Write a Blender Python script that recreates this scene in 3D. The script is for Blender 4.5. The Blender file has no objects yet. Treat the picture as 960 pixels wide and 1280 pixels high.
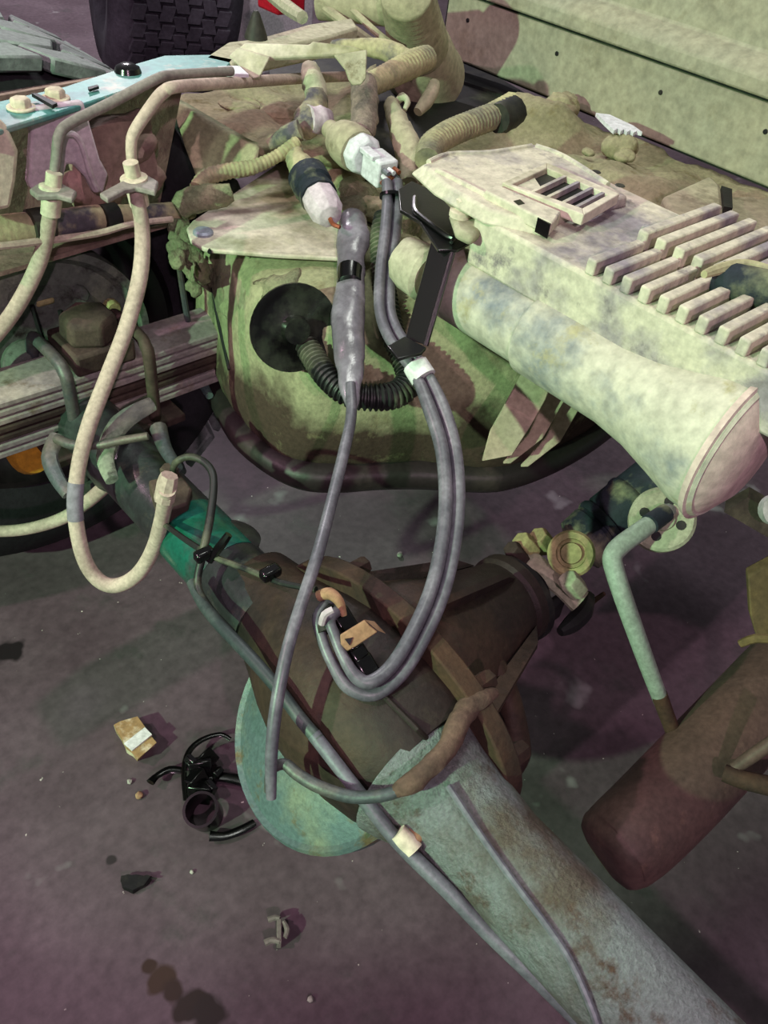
import bpy, bmesh, math, random
from mathutils import Vector, Matrix, noise
random.seed(7)
C = bpy.context.scene.collection
SC = bpy.context.scene
PI = math.pi
# ------------------------------------------------------------------ camera, world, lights, exposure
F = 1068.0
L = Vector((0.74713903, -0.38871422, 0.53915168))      # vehicle forward, in picture axes
T = Vector((-0.65669344, -0.55697698, 0.50845881))     # vehicle left
U = Vector((0.1026499, -0.73394679, -0.67140532))      # up
H = 1.2
cam = bpy.data.cameras.new('camera')
cam.sensor_fit = 'VERTICAL'; cam.sensor_height = 36; cam.lens = 36*F/1280
cam.clip_start = 0.02
co = bpy.data.objects.new('camera', cam); C.objects.link(co)
co.matrix_world = Matrix(((L[0], -L[1], -L[2], 0), (T[0], -T[1], -T[2], 0), (U[0], -U[1], -U[2], H), (0, 0, 0, 1)))
SC.camera = co
w = bpy.data.worlds.new('workshop'); SC.world = w; w.use_nodes = True
w.node_tree.nodes['Background'].inputs[0].default_value = (0.62, 0.60, 0.64, 1)
w.node_tree.nodes['Background'].inputs[1].default_value = 0.22
def lamp(name, loc, col, watt, rad):
    l = bpy.data.lights.new(name, 'POINT'); l.color = col; l.energy = watt; l.shadow_soft_size = rad
    o = bpy.data.objects.new(name, l); o.location = loc; C.objects.link(o); return o
lamp('pink_lamp', (-1.2, 1.35, 2.2), (1.0, 0.58, 0.76), 92, 0.03)
lamp('lilac_lamp', (-0.7, -1.3, 2.1), (1.0, 0.64, 0.82), 90, 0.03)
gl = bpy.data.lights.new('green_lamp', 'SPOT'); gl.energy = 350; gl.color = (0.55, 1.0, 0.58); gl.shadow_soft_size = 0.03; gl.spot_size = math.radians(37); gl.spot_blend = 0.35
go = bpy.data.objects.new('green_lamp', gl); go.location = (-2.1, 0.45, 1.75); C.objects.link(go)
go.rotation_euler = (Vector((0.9, 0.85, 0.52))-Vector(go.location)).to_track_quat('-Z', 'Y').to_euler()
lamp('far_lamp', (2.0, 4.2, 2.6), (1.0, 0.93, 1.0), 290, 0.2)
al = bpy.data.lights.new('overhead_fill', 'AREA'); al.energy = 26; al.color = (0.96, 1.0, 0.92); al.shape = 'RECTANGLE'; al.size = 1.2; al.size_y = .3  # unseen soft fill light added overhead
ao = bpy.data.objects.new('overhead_fill', al); ao.location = (0.9, 0.9, 3.1); C.objects.link(ao)
SC.view_settings.view_transform = 'Standard'; SC.view_settings.look = 'None'
SC.view_settings.exposure = 0.13; SC.view_settings.gamma = 1.0
SC.view_settings.use_curve_mapping = False

# ------------------------------------------------------------------ picture point -> real point
def at(u, v, z=None, x=None, y=None, dep=None):
    d = Vector((u-480, v-640, F)); r = Vector((d.dot(L), d.dot(T), d.dot(U)))
    if z is not None: t = (z-H)/r.z
    elif x is not None: t = x/r.x
    elif y is not None: t = y/r.y
    else: t = dep/F
    return r*t + Vector((0, 0, H))
def depth(p):
    q = p - Vector((0, 0, H)); return L[2]*q.x + T[2]*q.y + U[2]*q.z
def tp(mode, v0, v1, pts):
    """points (u,v,width px) on planes mode=v0..v1 -> (points, radii)"""
    P, R = [], []
    n = len(pts)-1
    for i, t in enumerate(pts):
        k = i/max(n, 1); val = t[3] if len(t) > 3 else v0+(v1-v0)*k
        p = at(t[0], t[1], **{mode: val}); P.append(p); R.append(t[2]*0.5*depth(p)/F)
    return P, R
def poly(mode, val, pts): return [at(u, v, **{mode: val}) for u, v in pts]
def catmull(P, R, k):
    if k <= 1: return P, R
    n = len(P); oP, oR = [], []
    for i in range(n-1):
        p0, p1, p2, p3 = P[max(i-1, 0)], P[i], P[i+1], P[min(i+2, n-1)]
        for j in range(k):
            t = j/k
            oP.append(0.5*((2*p1)+(p2-p0)*t+(2*p0-5*p1+4*p2-p3)*t*t+(3*p1-p0-3*p2+p3)*t**3)); oR.append(R[i]+(R[i+1]-R[i])*t)
    oP.append(P[-1]); oR.append(R[-1]); return oP, oR
def resample(P, R, step):
    acc = [0]
    for a, b in zip(P, P[1:]): acc.append(acc[-1]+(b-a).length)
    n = max(2, int(acc[-1]/step)); oP, oR = [], []; j = 0
    for i in range(n+1):
        s = acc[-1]*i/n
        while j < len(acc)-2 and acc[j+1] < s: j += 1
        t = (s-acc[j])/max(acc[j+1]-acc[j], 1e-9)
        oP.append(P[j].lerp(P[j+1], t)); oR.append(R[j]+(R[j+1]-R[j])*t)
    return oP, oR
def frame(ax):
    ax = ax.normalized(); h = Vector((0, 0, 1)) if abs(ax.z) < .9 else Vector((1, 0, 0))
    s = ax.cross(h).normalized(); return s, ax.cross(s).normalized(), ax

# ------------------------------------------------------------------ mesh collector
class MB:
    def __init__(s): s.b = bmesh.new()
    def sweep(s, P, R, n=10, flat=None, caps=True):
        """flat=(vector, factor): squash the section along a vector"""
        b = s.b; rings = []
        N = None
        for i, p in enumerate(P):
            t = (P[min(i+1, len(P)-1)]-P[max(i-1, 0)])
            if t.length < 1e-9: t = Vector((0, 0, 1))
            t.normalize()
            if N is None: N = frame(t)[0]
            N = (N-t*N.dot(t))
            if N.length < 1e-6: N = frame(t)[0]
            N.normalize(); B = t.cross(N)
            ring = []
            for k in range(n):
                a = 2*PI*k/n; o = (N*math.cos(a)+B*math.sin(a))*R[i]
                if flat: fv, ff = flat; o = o-fv*(o.dot(fv)*(1-ff))
                ring.append(b.verts.new(p+o))
            rings.append(ring)
        for r0, r1 in zip(rings, rings[1:]):
            for k in range(n): b.faces.new((r0[k], r0[(k+1) % n], r1[(k+1) % n], r1[k]))
        if caps: b.faces.new(rings[0][::-1]); b.faces.new(rings[-1])
        return s
    def tube(s, PR, k=5, n=10, flat=None):
        P, R = catmull(PR[0], PR[1], k); return s.sweep(P, R, n, flat)
    def conduit(s, PR, pitch, amp=.14, n=12):
        P, R = catmull(PR[0], PR[1], 6); P, R = resample(P, R, pitch/4)
        R = [r*(1-amp*(0, 0, 1, 1)[i % 4]) for i, r in enumerate(R)]
        return s.sweep(P, R, n)
    def prism(s, P, th):
        """outline P extruded by vector th"""
        b = s.b; a = [b.verts.new(p) for p in P]; c = [b.verts.new(p+th) for p in P]
        b.faces.new(a); b.faces.new(c[::-1]); n = len(P)
        for i in range(n): b.faces.new((a[i], c[i], c[(i+1) % n], a[(i+1) % n]))
        return s
    def box(s, c, sx, sy, sz, ax=None):
        X, Y, Z = ax if ax else (Vector((1, 0, 0)), Vector((0, 1, 0)), Vector((0, 0, 1)))
        v = [s.b.verts.new(c+X*(sx*.5*i)+Y*(sy*.5*j)+Z*(sz*.5*k)) for i in (-1, 1) for j in (-1, 1) for k in (-1, 1)]
        for f in ((0, 1, 3, 2), (4, 6, 7, 5), (0, 4, 5, 1), (2, 3, 7, 6), (0, 2, 6, 4), (1, 5, 7, 3)): s.b.faces.new([v[i] for i in f])
        return s
    def lathe(s, o, ax, prof, n=32, close=False):
        A, B, Z = frame(ax); rings = []
        for r, h in prof:
            rings.append([s.b.verts.new(o+Z*h+(A*math.cos(2*PI*k/n)+B*math.sin(2*PI*k/n))*max(r, 1e-4)) for k in range(n)])
        rr = list(zip(rings, rings[1:]))
        if close: rr.append((rings[-1], rings[0]))
        for r0, r1 in rr:
            for k in range(n): s.b.faces.new((r0[k], r0[(k+1) % n], r1[(k+1) % n], r1[k]))
        if not close: s.b.faces.new(rings[0][::-1]); s.b.faces.new(rings[-1])
        return s
    def hexa(s, o, ax, r, h, n=6):
        return s.lathe(o, ax, [(r, 0), (r, h*.8), (r*.82, h)], n)
    def loft(s, rings, caps=True):
        vs = [[s.b.verts.new(p) for p in r] for r in rings]; n = len(vs[0])
        for r0, r1 in zip(vs, vs[1:]):
            for k in range(n): s.b.faces.new((r0[k], r0[(k+1) % n], r1[(k+1) % n], r1[k]))
        if caps: s.b.faces.new(vs[0][::-1]); s.b.faces.new(vs[-1])
        return s
    def patch(s, c4, nx, ny, amp, scale, th, seed=0):
        """rough sheet between four corners, closed underneath by th"""
        a, b_, c, d = c4; nrm = (b_-a).cross(d-a).normalized(); V = []
        if nrm.dot(th) > 0: nrm = -nrm
        for i in range(nx+1):
            row = []
            for j in range(ny+1):
                p = a.lerp(b_, i/nx).lerp(d.lerp(c, i/nx), j/ny)
                row.append(p+nrm*amp*noise.fractal(p*scale+Vector((seed, seed*2.3, 0)), 1, 2, 4))
            V.append(row)
        t = [[s.b.verts.new(p) for p in r] for r in V]; u = [[s.b.verts.new(p+th) for p in r] for r in V]
        for i in range(nx):
            for j in range(ny):
                s.b.faces.new((t[i][j], t[i+1][j], t[i+1][j+1], t[i][j+1])); s.b.faces.new((u[i][j], u[i][j+1], u[i+1][j+1], u[i+1][j]))
        e = lambda p, q, r, w_: s.b.faces.new((p, q, r, w_))
        for i in range(nx): e(t[i][0], u[i][0], u[i+1][0], t[i+1][0]); e(t[i][ny], t[i+1][ny], u[i+1][ny], u[i][ny])
        for j in range(ny): e(t[0][j], t[0][j+1], u[0][j+1], u[0][j]); e(t[nx][j], u[nx][j], u[nx][j+1], t[nx][j+1])
        return s
    def rough(s, amp, scale, cuts=0, seed=0):
        if cuts: bmesh.ops.subdivide_edges(s.b, edges=s.b.edges[:], cuts=cuts, use_grid_fill=True)
        s.b.normal_update(); off = Vector((seed*3.1, seed*1.7, seed))
        mv = [(v, v.normal*amp*(noise.fractal(v.co*scale+off, 1.0, 2.0, 4))) for v in s.b.verts]
        for v, d in mv: v.co += d
        return s
from mathutils.bvhtree import BVHTree
CAM = Vector((0, 0, H))
def tree(mb):
    bmesh.ops.recalc_face_normals(mb.b, faces=mb.b.faces[:]); return BVHTree.FromBMesh(mb.b)
def on(bv, u, v, off=0.0):
    d = (at(u, v, dep=1)-CAM).normalized(); p, n, _, _ = bv.ray_cast(CAM, d)
    if p is None: p = at(u, v, dep=1.1)
    return p-d*off
def drape(mb, bv, px4, nx, ny, lift, amp, scale, seed=0):
    """sheet of material lying on a surface, inside four picture corners"""
    V = []
    for i in range(nx+1):
        row = []
        for j in range(ny+1):
            a, b_ = i/nx, j/ny; e = min(a, 1-a, b_, 1-b_)*5; e = min(e, 1)
            u, v = [(px4[0][k]*(1-a)+px4[1][k]*a)*(1-b_)+(px4[3][k]*(1-a)+px4[2][k]*a)*b_ for k in (0, 1)]
            w_ = noise.fractal(Vector((u*.05, v*.05, seed)), 1, 2, 3)*6
            p = on(bv, u+w_, v-w_); row.append(p+(CAM-p).normalized()*(-.004+e*lift+amp*noise.fractal(p*scale+Vector((seed, 0, 0)), 1, 2, 4)))
        V.append(row)
    t = [[mb.b.verts.new(p) for p in r] for r in V]
    back = mb.b.verts.new(sum((p for r in V for p in r), Vector())/((nx+1)*(ny+1))-(CAM-V[0][0]).normalized()*.02)
    for i in range(nx):
        for j in range(ny): mb.b.faces.new((t[i][j], t[i+1][j], t[i+1][j+1], t[i][j+1]))
    bd = [t[i][0] for i in range(nx+1)]+[t[nx][j] for j in range(1, ny+1)]+[t[i][ny] for i in range(nx-1, -1, -1)]+[t[0][j] for j in range(ny-1, 0, -1)]
    for k in range(len(bd)): mb.b.faces.new((bd[k], bd[(k+1) % len(bd)], back))
    return mb
WL = {}
def obj(name, mb, mat, parent=None, bevel=0, label=None, cat=None, group=None, kind=None, ang=38, seg=2, stuff=False):
    b = mb.b
    bmesh.ops.recalc_face_normals(b, faces=b.faces[:])
    c = Vector((0, 0, 0))
    lo = Vector([min(v.co[i] for v in b.verts) for i in range(3)]); hi = Vector([max(v.co[i] for v in b.verts) for i in range(3)])
    c = (lo+hi)/2
    for v in b.verts: v.co -= c
    for f in b.faces: f.smooth = True
    for e in b.edges:
        if len(e.link_faces) == 2 and e.calc_face_angle(0) > math.radians(ang): e.smooth = False
    me = bpy.data.meshes.new(name); b.to_mesh(me); b.free(); me.materials.append(mat)
    o = bpy.data.objects.new(name, me); C.objects.link(o)
    if parent: o.parent = parent; o.location = c-WL[parent.name]
    else: o.location = c
    WL[o.name] = c
    if bevel:
        m = o.modifiers.new('bevel', 'BEVEL'); m.width = bevel; m.segments = seg; m.limit_method = 'ANGLE'; m.angle_limit = math.radians(35); m.harden_normals = False
    if label: o['label'] = label
    if cat: o['category'] = cat
    if group: o['group'] = group
    if kind: o['kind'] = kind
    if stuff: o['kind'] = 'stuff'
    return o
def thing(name, label, cat, loc, group=None):
    o = bpy.data.objects.new(name, None); o.empty_display_size = .03; C.objects.link(o); o.location = loc
    WL[o.name] = Vector(loc); o['label'] = label; o['category'] = cat
    if group: o['group'] = group
    return o

# ------------------------------------------------------------------ materials
def lin(c):
    return tuple((x/255/12.92 if x/255 <= .04045 else ((x/255+.055)/1.055)**2.4) for x in c)+(1,)
def mat(name, c1, c2=None, scale=8, lo=.4, hi=.6, rough=.8, metal=0, bump=.25, bscale=60, c3=None, top=0, spec=.3, coat=0, bdist=.004, zfade=None):
    m = bpy.data.materials.new(name); m.use_nodes = True; nt = m.node_tree; N, K = nt.nodes, nt.links
    p = N['Principled BSDF']; p.inputs['Roughness'].default_value = rough; p.inputs['Metallic'].default_value = metal
    p.inputs['Specular IOR Level'].default_value = spec; p.inputs['Coat Weight'].default_value = coat
    tc = N.new('ShaderNodeNewGeometry')
    def nz(sc, det=6, r=.6):
        n = N.new('ShaderNodeTexNoise'); n.inputs['Scale'].default_value = sc; n.inputs['Detail'].default_value = det; n.inputs['Roughness'].default_value = r
        K.new(tc.outputs['Position'], n.inputs['Vector']); return n
    def ramp(src, a, b):
        r = N.new('ShaderNodeMapRange'); r.inputs[1].default_value = a; r.inputs[2].default_value = b; K.new(src, r.inputs[0]); return r
    def mix(fac, A, B):
        x = N.new('ShaderNodeMix'); x.data_type = 'RGBA'; K.new(fac, x.inputs[0])
        for i, v in ((6, A), (7, B)):
            if isinstance(v, tuple): x.inputs[i].default_value = v
            else: K.new(v, x.inputs[i])
        return x.outputs[2]
    col = lin(c1)
    if c2:
        src = nz(scale).outputs[0]
        if top:      # settled dust: thicker on surfaces that face up
            sp = N.new('ShaderNodeSeparateXYZ'); K.new(tc.outputs['Normal'], sp.inputs[0])
            a = N.new('ShaderNodeMath'); a.operation = 'MULTIPLY_ADD'; a.inputs[1].default_value = top; K.new(sp.outputs[2], a.inputs[0]); K.new(src, a.inputs[2]); src = a.outputs[0]
        if zfade:     # second colour gives way to the first below a height
            sp = N.new('ShaderNodeSeparateXYZ'); K.new(tc.outputs['Position'], sp.inputs[0])
            tr = ramp(sp.outputs[2], zfade[0], zfade[1]); tr.inputs[3].default_value = -.28; tr.inputs[4].default_value = .12
            a = N.new('ShaderNodeMath'); K.new(tr.outputs[0], a.inputs[0]); K.new(src, a.inputs[1]); src = a.outputs[0]
        col = mix(ramp(src, lo, hi).outputs[0], lin(c1), lin(c2))
    if c3:
        col = mix(ramp(nz(scale*2.7, 8, .7).outputs[0], .56, .68).outputs[0], col, lin(c3))
    g = ramp(nz(bscale*2.2, 3).outputs[0], .3, .7)
    hv = N.new('ShaderNodeMix'); hv.data_type = 'RGBA'; hv.blend_type = 'MULTIPLY'; hv.inputs[0].default_value = .35
    if isinstance(col, tuple): hv.inputs[6].default_value = col
    else: K.new(col, hv.inputs[6])
    K.new(g.outputs[0], hv.inputs[7]); K.new(hv.outputs[2], p.inputs['Base Color'])
    if bump:
        bn = N.new('ShaderNodeBump'); bn.inputs['Strength'].default_value = bump; bn.inputs['Distance'].default_value = bdist
        K.new(nz(bscale, 8, .65).outputs[0], bn.inputs['Height']); K.new(bn.outputs[0], p.inputs['Normal'])
    return m
DUST = (190, 184, 160); DUSTP = (218, 208, 190); OLIVE = (146, 146, 116)
M = {}
M['dust'] = mat('pale_dust', DUST, OLIVE, 9, .45, .7, .95, 0, .5, 45, (120, 112, 84))
M['dust_white'] = mat('white_dust', DUSTP, (150, 148, 112), 5, .48, .62, .95, 0, .35, 40)
M['tan'] = mat('tan_dust', (176, 168, 142), (152, 148, 120), 6, .4, .65, .95, 0, .4, 40, (132, 124, 100))
M['mud'] = mat('caked_mud', (160, 152, 122), (132, 126, 98), 7, .4, .65, 1, 0, .8, 55, (120, 110, 76))
M['cab'] = mat('dusty_cab_paint', (172, 166, 144), (160, 160, 142), 3, .4, .65, .9, 0, .15, 30, (148, 142, 120))
M['tank'] = mat('dusty_tank', (74, 60, 50), (158, 158, 124), 7, .36, .56, .9, 0, .5, 70, (128, 122, 92), zfade=(.49, .57))  # browner towards the bottom
M['fuzz'] = mat('dusty_insulation', (128, 132, 104), (176, 172, 138), 9, .4, .65, 1, 0, .9, 90, (90, 90, 68), bdist=.01)
M['tubem'] = mat('dust_streaked_tube', (204, 198, 182), (126, 132, 140), 8, .48, .62, .85, 0, .4, 35, (182, 174, 142))
M['module'] = mat('dusty_grey_plastic', (150, 142, 148), (210, 202, 182), 9, .40, .54, .85, 0, .4, 45, (134, 126, 128))
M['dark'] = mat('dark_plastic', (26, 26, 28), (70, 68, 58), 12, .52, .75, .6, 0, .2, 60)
M['black'] = mat('glossy_black', (10, 10, 11), None, rough=.2, bump=0, spec=.5)
M['blackmetal'] = mat('black_paint', (14, 15, 15), None, rough=.3, bump=.05, bscale=200, spec=.6)
M['cable'] = mat('grey_cable', (92, 90, 100), (128, 124, 134), 20, .45, .65, .42, 0, .05, 90, spec=.5)
M['grommet'] = mat('grommet_rubber', (11, 11, 12), (58, 62, 52), 12, .52, .66, .25, 0, .05, 60, spec=.6)
M['sheath'] = mat('grey_sheath', (108, 102, 112), (144, 138, 150), 16, .45, .65, .25, 0, .25, 40, spec=.8)
M['conduit'] = mat('corrugated_black', (30, 32, 32), (120, 122, 100), 14, .5, .72, .5, 0, .1, 60, spec=.5)
M['conduit_dusty'] = mat('corrugated_dusty', (176, 168, 130), (96, 94, 88), 10, .45, .66, .9, 0, .3, 60)
M['harness'] = mat('dusty_tape', (182, 174, 138), (92, 88, 96), 14, .48, .62, .9, 0, .4, 60)
M['sleeve'] = mat('frayed_sleeve', (150, 134, 122), (100, 92, 84), 30, .42, .6, .95, 0, .6, 160)
M['white'] = mat('white_plastic', (226, 226, 232), None, rough=.45, bump=.03)
M['tape'] = mat('white_tape', (236, 236, 236), None, rough=.6, bump=.03)
M['hose'] = mat('dusty_hose', (206, 186, 172), (180, 160, 148), 18, .4, .65, .85, 0, .2, 80)
M['hoseband'] = mat('hose_mark', (140, 134, 146), None, rough=.8, bump=.1)
M['line'] = mat('steel_line', (150, 142, 136), (120, 112, 108), 14, .4, .65, .7, 0, .1, 80)
M['rail'] = mat('rail_paint', (84, 146, 142), (150, 168, 160), 6, .48, .68, .55, .1, .12, 40, (180, 172, 160), spec=.5)
M['railweb'] = mat('muddy_web', (128, 106, 98), (162, 138, 126), 9, .45, .65, .95, 0, .7, 50)
M['bracket'] = mat('lilac_dust_bracket', (212, 196, 206), (176, 160, 166), 8, .45, .7, .8, 0, .15, 60)
M['cream'] = mat('cream_dust', (222, 208, 188), (196, 182, 160), 8, .4, .65, .9, 0, .2, 60)
M['pinkdust'] = mat('pink_dust', (214, 190, 184), (186, 166, 156), 7, .45, .65, .95, 0, .35, 40)
M['rubber'] = mat('tyre_rubber', (62, 66, 70), (134, 144, 140), 7, .40, .62, .85, 0, .3, 60, top=.15)
M['carcass'] = mat('tyre_carcass', (30, 29, 33), (48, 48, 52), 7, .45, .66, .9, 0, .3, 60)
M['rubberdk'] = mat('dark_tyre', (58, 58, 66), (88, 90, 98), 7, .45, .66, .85, 0, .25, 60)
M['pan'] = mat('tank_pan', (40, 34, 34), (72, 62, 58), 8, .5, .7, .5, 0, .2, 60, spec=.5)
M['rim'] = mat('black_rim', (14, 13, 15), (40, 36, 36), 9, .5, .7, .35, .3, .1, 60, spec=.5)
M['backing'] = mat('dusty_drum', (96, 104, 96), (150, 160, 136), 8, .5, .68, .8, 0, .4, 60, (46, 42, 38))
M['leaf'] = mat('leaf_steel', (150, 144, 142), (186, 178, 164), 9, .45, .65, .8, 0, .3, 60, (128, 116, 100))
M['brownsteel'] = mat('brown_steel', (62, 50, 46), (100, 86, 74), 9, .45, .65, .75, .1, .4, 60)
M['ubolt'] = mat('ubolt_steel', (84, 92, 94), (116, 110, 100), 12, .45, .65, .5, .4, .2, 90)
M['axleL'] = mat('axle_dark', (58, 60, 62), (76, 90, 84), 8, .48, .62, .28, .35, .15, 60, (96, 92, 84), spec=.5)
M['axleR'] = mat('axle_silver', (132, 140, 140), (100, 92, 82), 9, .43, .60, .5, .3, .9, 130, (92, 74, 62), bdist=.006)
M['housing'] = mat('oily_brown', (44, 35, 33), (70, 54, 44), 7, .45, .65, .6, .1, .4, 60, (58, 50, 42))
M['rust'] = mat('rust_flange', (58, 45, 38), (82, 60, 46), 12, .42, .64, .85, .1, .4, 80)
M['cover'] = mat('cover_teal', (96, 118, 118), (130, 140, 120), 8, .45, .65, .5, .2, .35, 90, (110, 100, 72))
M['tail'] = mat('tailpipe_brown', (110, 88, 80), (84, 70, 64), 7, .42, .65, .6, .15, .2, 60, (120, 98, 84))
M['rod'] = mat('green_rod', (150, 168, 152), (128, 140, 128), 16, .45, .65, .6, .1, .2, 80)
M['bush'] = mat('dusty_bushing', (168, 172, 146), (140, 142, 118), 14, .45, .65, .9, 0, .3, 80)
M['shock'] = mat('navy_shock', (36, 44, 54), (124, 126, 100), 14, .49, .62, .7, .1, .4, 60)
M['brasslike'] = mat('dusty_bolt', (166, 160, 112), (130, 122, 88), 18, .45, .65, .8, .1, .3, 90)
M['wire_b'] = mat('blue_grey_line', (120, 122, 130), (98, 98, 108), 18, .45, .65, .5, .2, .1, 80)
M['darkhose'] = mat('dark_hose', (52, 62, 64), (84, 92, 90), 14, .45, .65, .5, 0, .1, 80, spec=.5)
M['tealglint'] = mat('teal_glint_tint', (28, 104, 88), (66, 78, 76), 16, .44, .58, .22, .2, .05, 60, spec=.6)  # colour of the lamp's glint on the left axle tube
M['orange'] = mat('tan_tape', (108, 86, 74), (80, 64, 56), 26, .42, .62, .9, 0, .5, 90)
M['clip'] = mat('rusty_clip', (178, 140, 110), (150, 112, 86), 18, .42, .64, .8, .1, .3, 90)
M['paper'] = mat('yellow_paper', (170, 138, 96), (226, 212, 184), 30, .46, .58, .8, 0, .2, 60)
M['pebble'] = mat('pebble', (180, 176, 168), None, rough=.9, bump=.3)
M['red'] = mat('red_paint', (190, 24, 44), None, rough=.5, bump=.05)
M['silver'] = mat('grey_bolt', (166, 172, 190), None, rough=.45, metal=.4, bump=.05)
M['fin'] = mat('beige_shield', (196, 178, 160), (176, 166, 140), 5, .45, .65, .8, .1, .1, 60)
M['yellow'] = mat('yellow_cap', (190, 140, 40), None, rough=.6, bump=.1)
M['machine'] = mat('white_machine', (224, 220, 226), (190, 188, 196), 9, .5, .6, .5, 0, .05, 60)
M['copper'] = mat('wire_copper', (150, 84, 60), None, rough=.4, metal=.5, bump=.05)
M['gold'] = mat('olive_bracket', (120, 104, 64), (92, 80, 54), 10, .45, .65, .8, .1, .3, 60)

def floor_mat():
    m = mat('painted_concrete', (86, 72, 79), (108, 94, 101), 2.6, .4, .65, .62, 0, .18, 26, (84, 78, 80), spec=.35)
    nt = m.node_tree; N, K = nt.nodes, nt.links; p = N['Principled BSDF']; src = p.inputs['Base Color'].links[0].from_socket
    g = N.new('ShaderNodeNewGeometry')
    def mixc(fac, col):
        nonlocal src
        x = N.new('ShaderNodeMix'); x.data_type = 'RGBA'; K.new(fac, x.inputs[0]); K.new(src, x.inputs[6]); x.inputs[7].default_value = lin(col); src = x.outputs[2]
    # paint flecks and scuffs
    for sc, a, b, col in ((70, .73, .77, (214, 208, 200)), (9, .66, .74, (134, 130, 132))):
        n = N.new('ShaderNodeTexNoise'); n.inputs['Scale'].default_value = sc; n.inputs['Detail'].default_value = 3; K.new(g.outputs['Position'], n.inputs['Vector'])
        r = N.new('ShaderNodeMapRange'); r.inputs[1].default_value = a; r.inputs[2].default_value = b; K.new(n.outputs[0], r.inputs[0]); mixc(r.outputs[0], col)
    # oil stains
    nn = N.new('ShaderNodeTexNoise'); nn.inputs['Scale'].default_value = 24; K.new(g.outputs['Position'], nn.inputs['Vector'])
    for (u, v, rad, col) in ((186, 1207, .012, (52, 36, 28)), (203, 1224, .020, (58, 42, 32)), (216, 1240, .016, (48, 34, 28)), (238, 1258, .022, (40, 30, 26)), (262, 1278, .028, (36, 28, 26)), (10, 815, .028, (22, 18, 20)), (140, 1075, .008, (40, 34, 36))):
        c = at(u, v, z=0)
        d = N.new('ShaderNodeVectorMath'); d.operation = 'DISTANCE'; K.new(g.outputs['Position'], d.inputs[0]); d.inputs[1].default_value = c
        s = N.new('ShaderNodeMath'); s.operation = 'MULTIPLY_ADD'; K.new(nn.outputs[0], s.inputs[0]); s.inputs[1].default_value = rad*2.4; K.new(d.outputs['Value'], s.inputs[2])
        r = N.new('ShaderNodeMapRange'); r.inputs[1].default_value = rad*2.25; r.inputs[2].default_value = rad*1.85; K.new(s.outputs[0], r.inputs[0]); mixc(r.outputs[0], col)
    K.new(src, p.inputs['Base Color']); return m
M['floor'] = floor_mat()

# ------------------------------------------------------------------ SETTING
b = MB(); b.box(Vector((1.5, 1.5, -.05)), 12, 12, .1); obj('floor', b, M['floor'], kind='structure')

# ------------------------------------------------------------------ CAB REAR WALL (upper right)
cab = thing('truck_cab', 'dust coated lower rear wall of the truck cab, top right', 'cab', (1.45, .9, .72))
b = MB(); b.prism([Vector((1.40, 1.34, .725)), Vector((1.40, -.2, .725)), Vector((1.40, -.2, .838)), Vector((1.40, 1.34, .838))], Vector((.05, 0, 0)))
obj('lower_panel', b, M['cab'], cab, bevel=.004)
prof = [(1.385, .846), (1.385, .872), (1.40, .885), (1.43, .895), (1.43, 1.5), (1.48, 1.5), (1.48, .846)]
b = MB(); b.loft([[Vector((x, y, z)) for x, z in prof] for y in (1.42, .9, .4, -.2)]); obj('back_panel', b, M['cab'], cab, bevel=.004)
b = MB(); b.box(Vector((1.43, .6, .79)), .04, 1.5, .14); obj('inner_sill', b, M['dark'], cab)
for yy in (1.28, 1.05, .82, .62):
    b = MB(); b.hexa(Vector((1.401, yy, .80)), Vector((-1, 0, 0)), .004, .003, 10); obj('plug', b, M['dark'], cab)

# ------------------------------------------------------------------ LEFT REAR WHEEL
WC = Vector((.40, 0, .44)); YI, YO, TR = 1.14, 1.43, .43
wh = thing('mounted_tyre', 'large left rear tyre with blocky tread behind the teal frame rail', 'tyre', (.40, 1.28, 0))
prof = [(.22, .02), (.26, -.005), (.33, -.012), (.38, .005), (.398, .03), (.405, .05), (.405, .24), (.398, .26), (.38, .285), (.33, .30), (.26, .295), (.22, .27)]
o0 = Vector((WC.x, YI, WC.z))
b = MB(); b.lathe(o0, Vector((0, 1, 0)), prof, 72, close=True); tyre = obj('tyre', b, M['carcass'], wh)
def tread(b, ang, y0, y1, da, skew, r0=.404, r1=.424):
    q = []
    for rr in (r0, r1):
        for (yy, aa) in ((y0, -da), (y1, -da+skew), (y1, da+skew), (y0, da)):
            a = ang+aa; q.append(Vector((WC.x+rr*math.cos(a), yy, WC.z+rr*math.sin(a))))
    v = [b.b.verts.new(p) for p in q]
    for f in ((0, 1, 2, 3), (4, 7, 6, 5), (0, 4, 5, 1), (1, 5, 6, 2), (2, 6, 7, 3), (3, 7, 4, 0)): b.b.faces.new([v[i] for i in f])
nb = 30
for i in range(nb):
    a = 2*PI*i/nb
    deg = math.degrees(a) % 360
    if 150 < deg < 290: continue
    for row, (y0, y1, sk, of) in enumerate(((1.145, 1.204, .05, 0), (1.214, 1.278, -.07, .5), (1.288, 1.352, .07, 0), (1.362, 1.425, -.05, .5))):
        b = MB(); tread(b, a+of*2*PI/nb, y0, y1, .091, sk); obj('tread_block', b, M['rubber'], tyre, bevel=.003, seg=1)
b = MB(); b.lathe(o0, Vector((0, 1, 0)), [(.235, .0), (.24, .012), (.215, .03), (.20, .10), (.195, .2), (.185, .2), (.19, .1), (.205, .03), (.215, .012), (.225, 0)], 56, close=True); obj('rim', b, M['rim'], wh)
b = MB()
for k in range(8):
    a = 2*PI*k/8+.2
    b.box(Vector((WC.x+.145*math.cos(a), YI+.13, WC.z+.145*math.sin(a))), .11, .012, .055, (Vector((math.cos(a), 0, math.sin(a))), Vector((0, 1, 0)), Vector((-math.sin(a), 0, math.cos(a)))))
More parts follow.
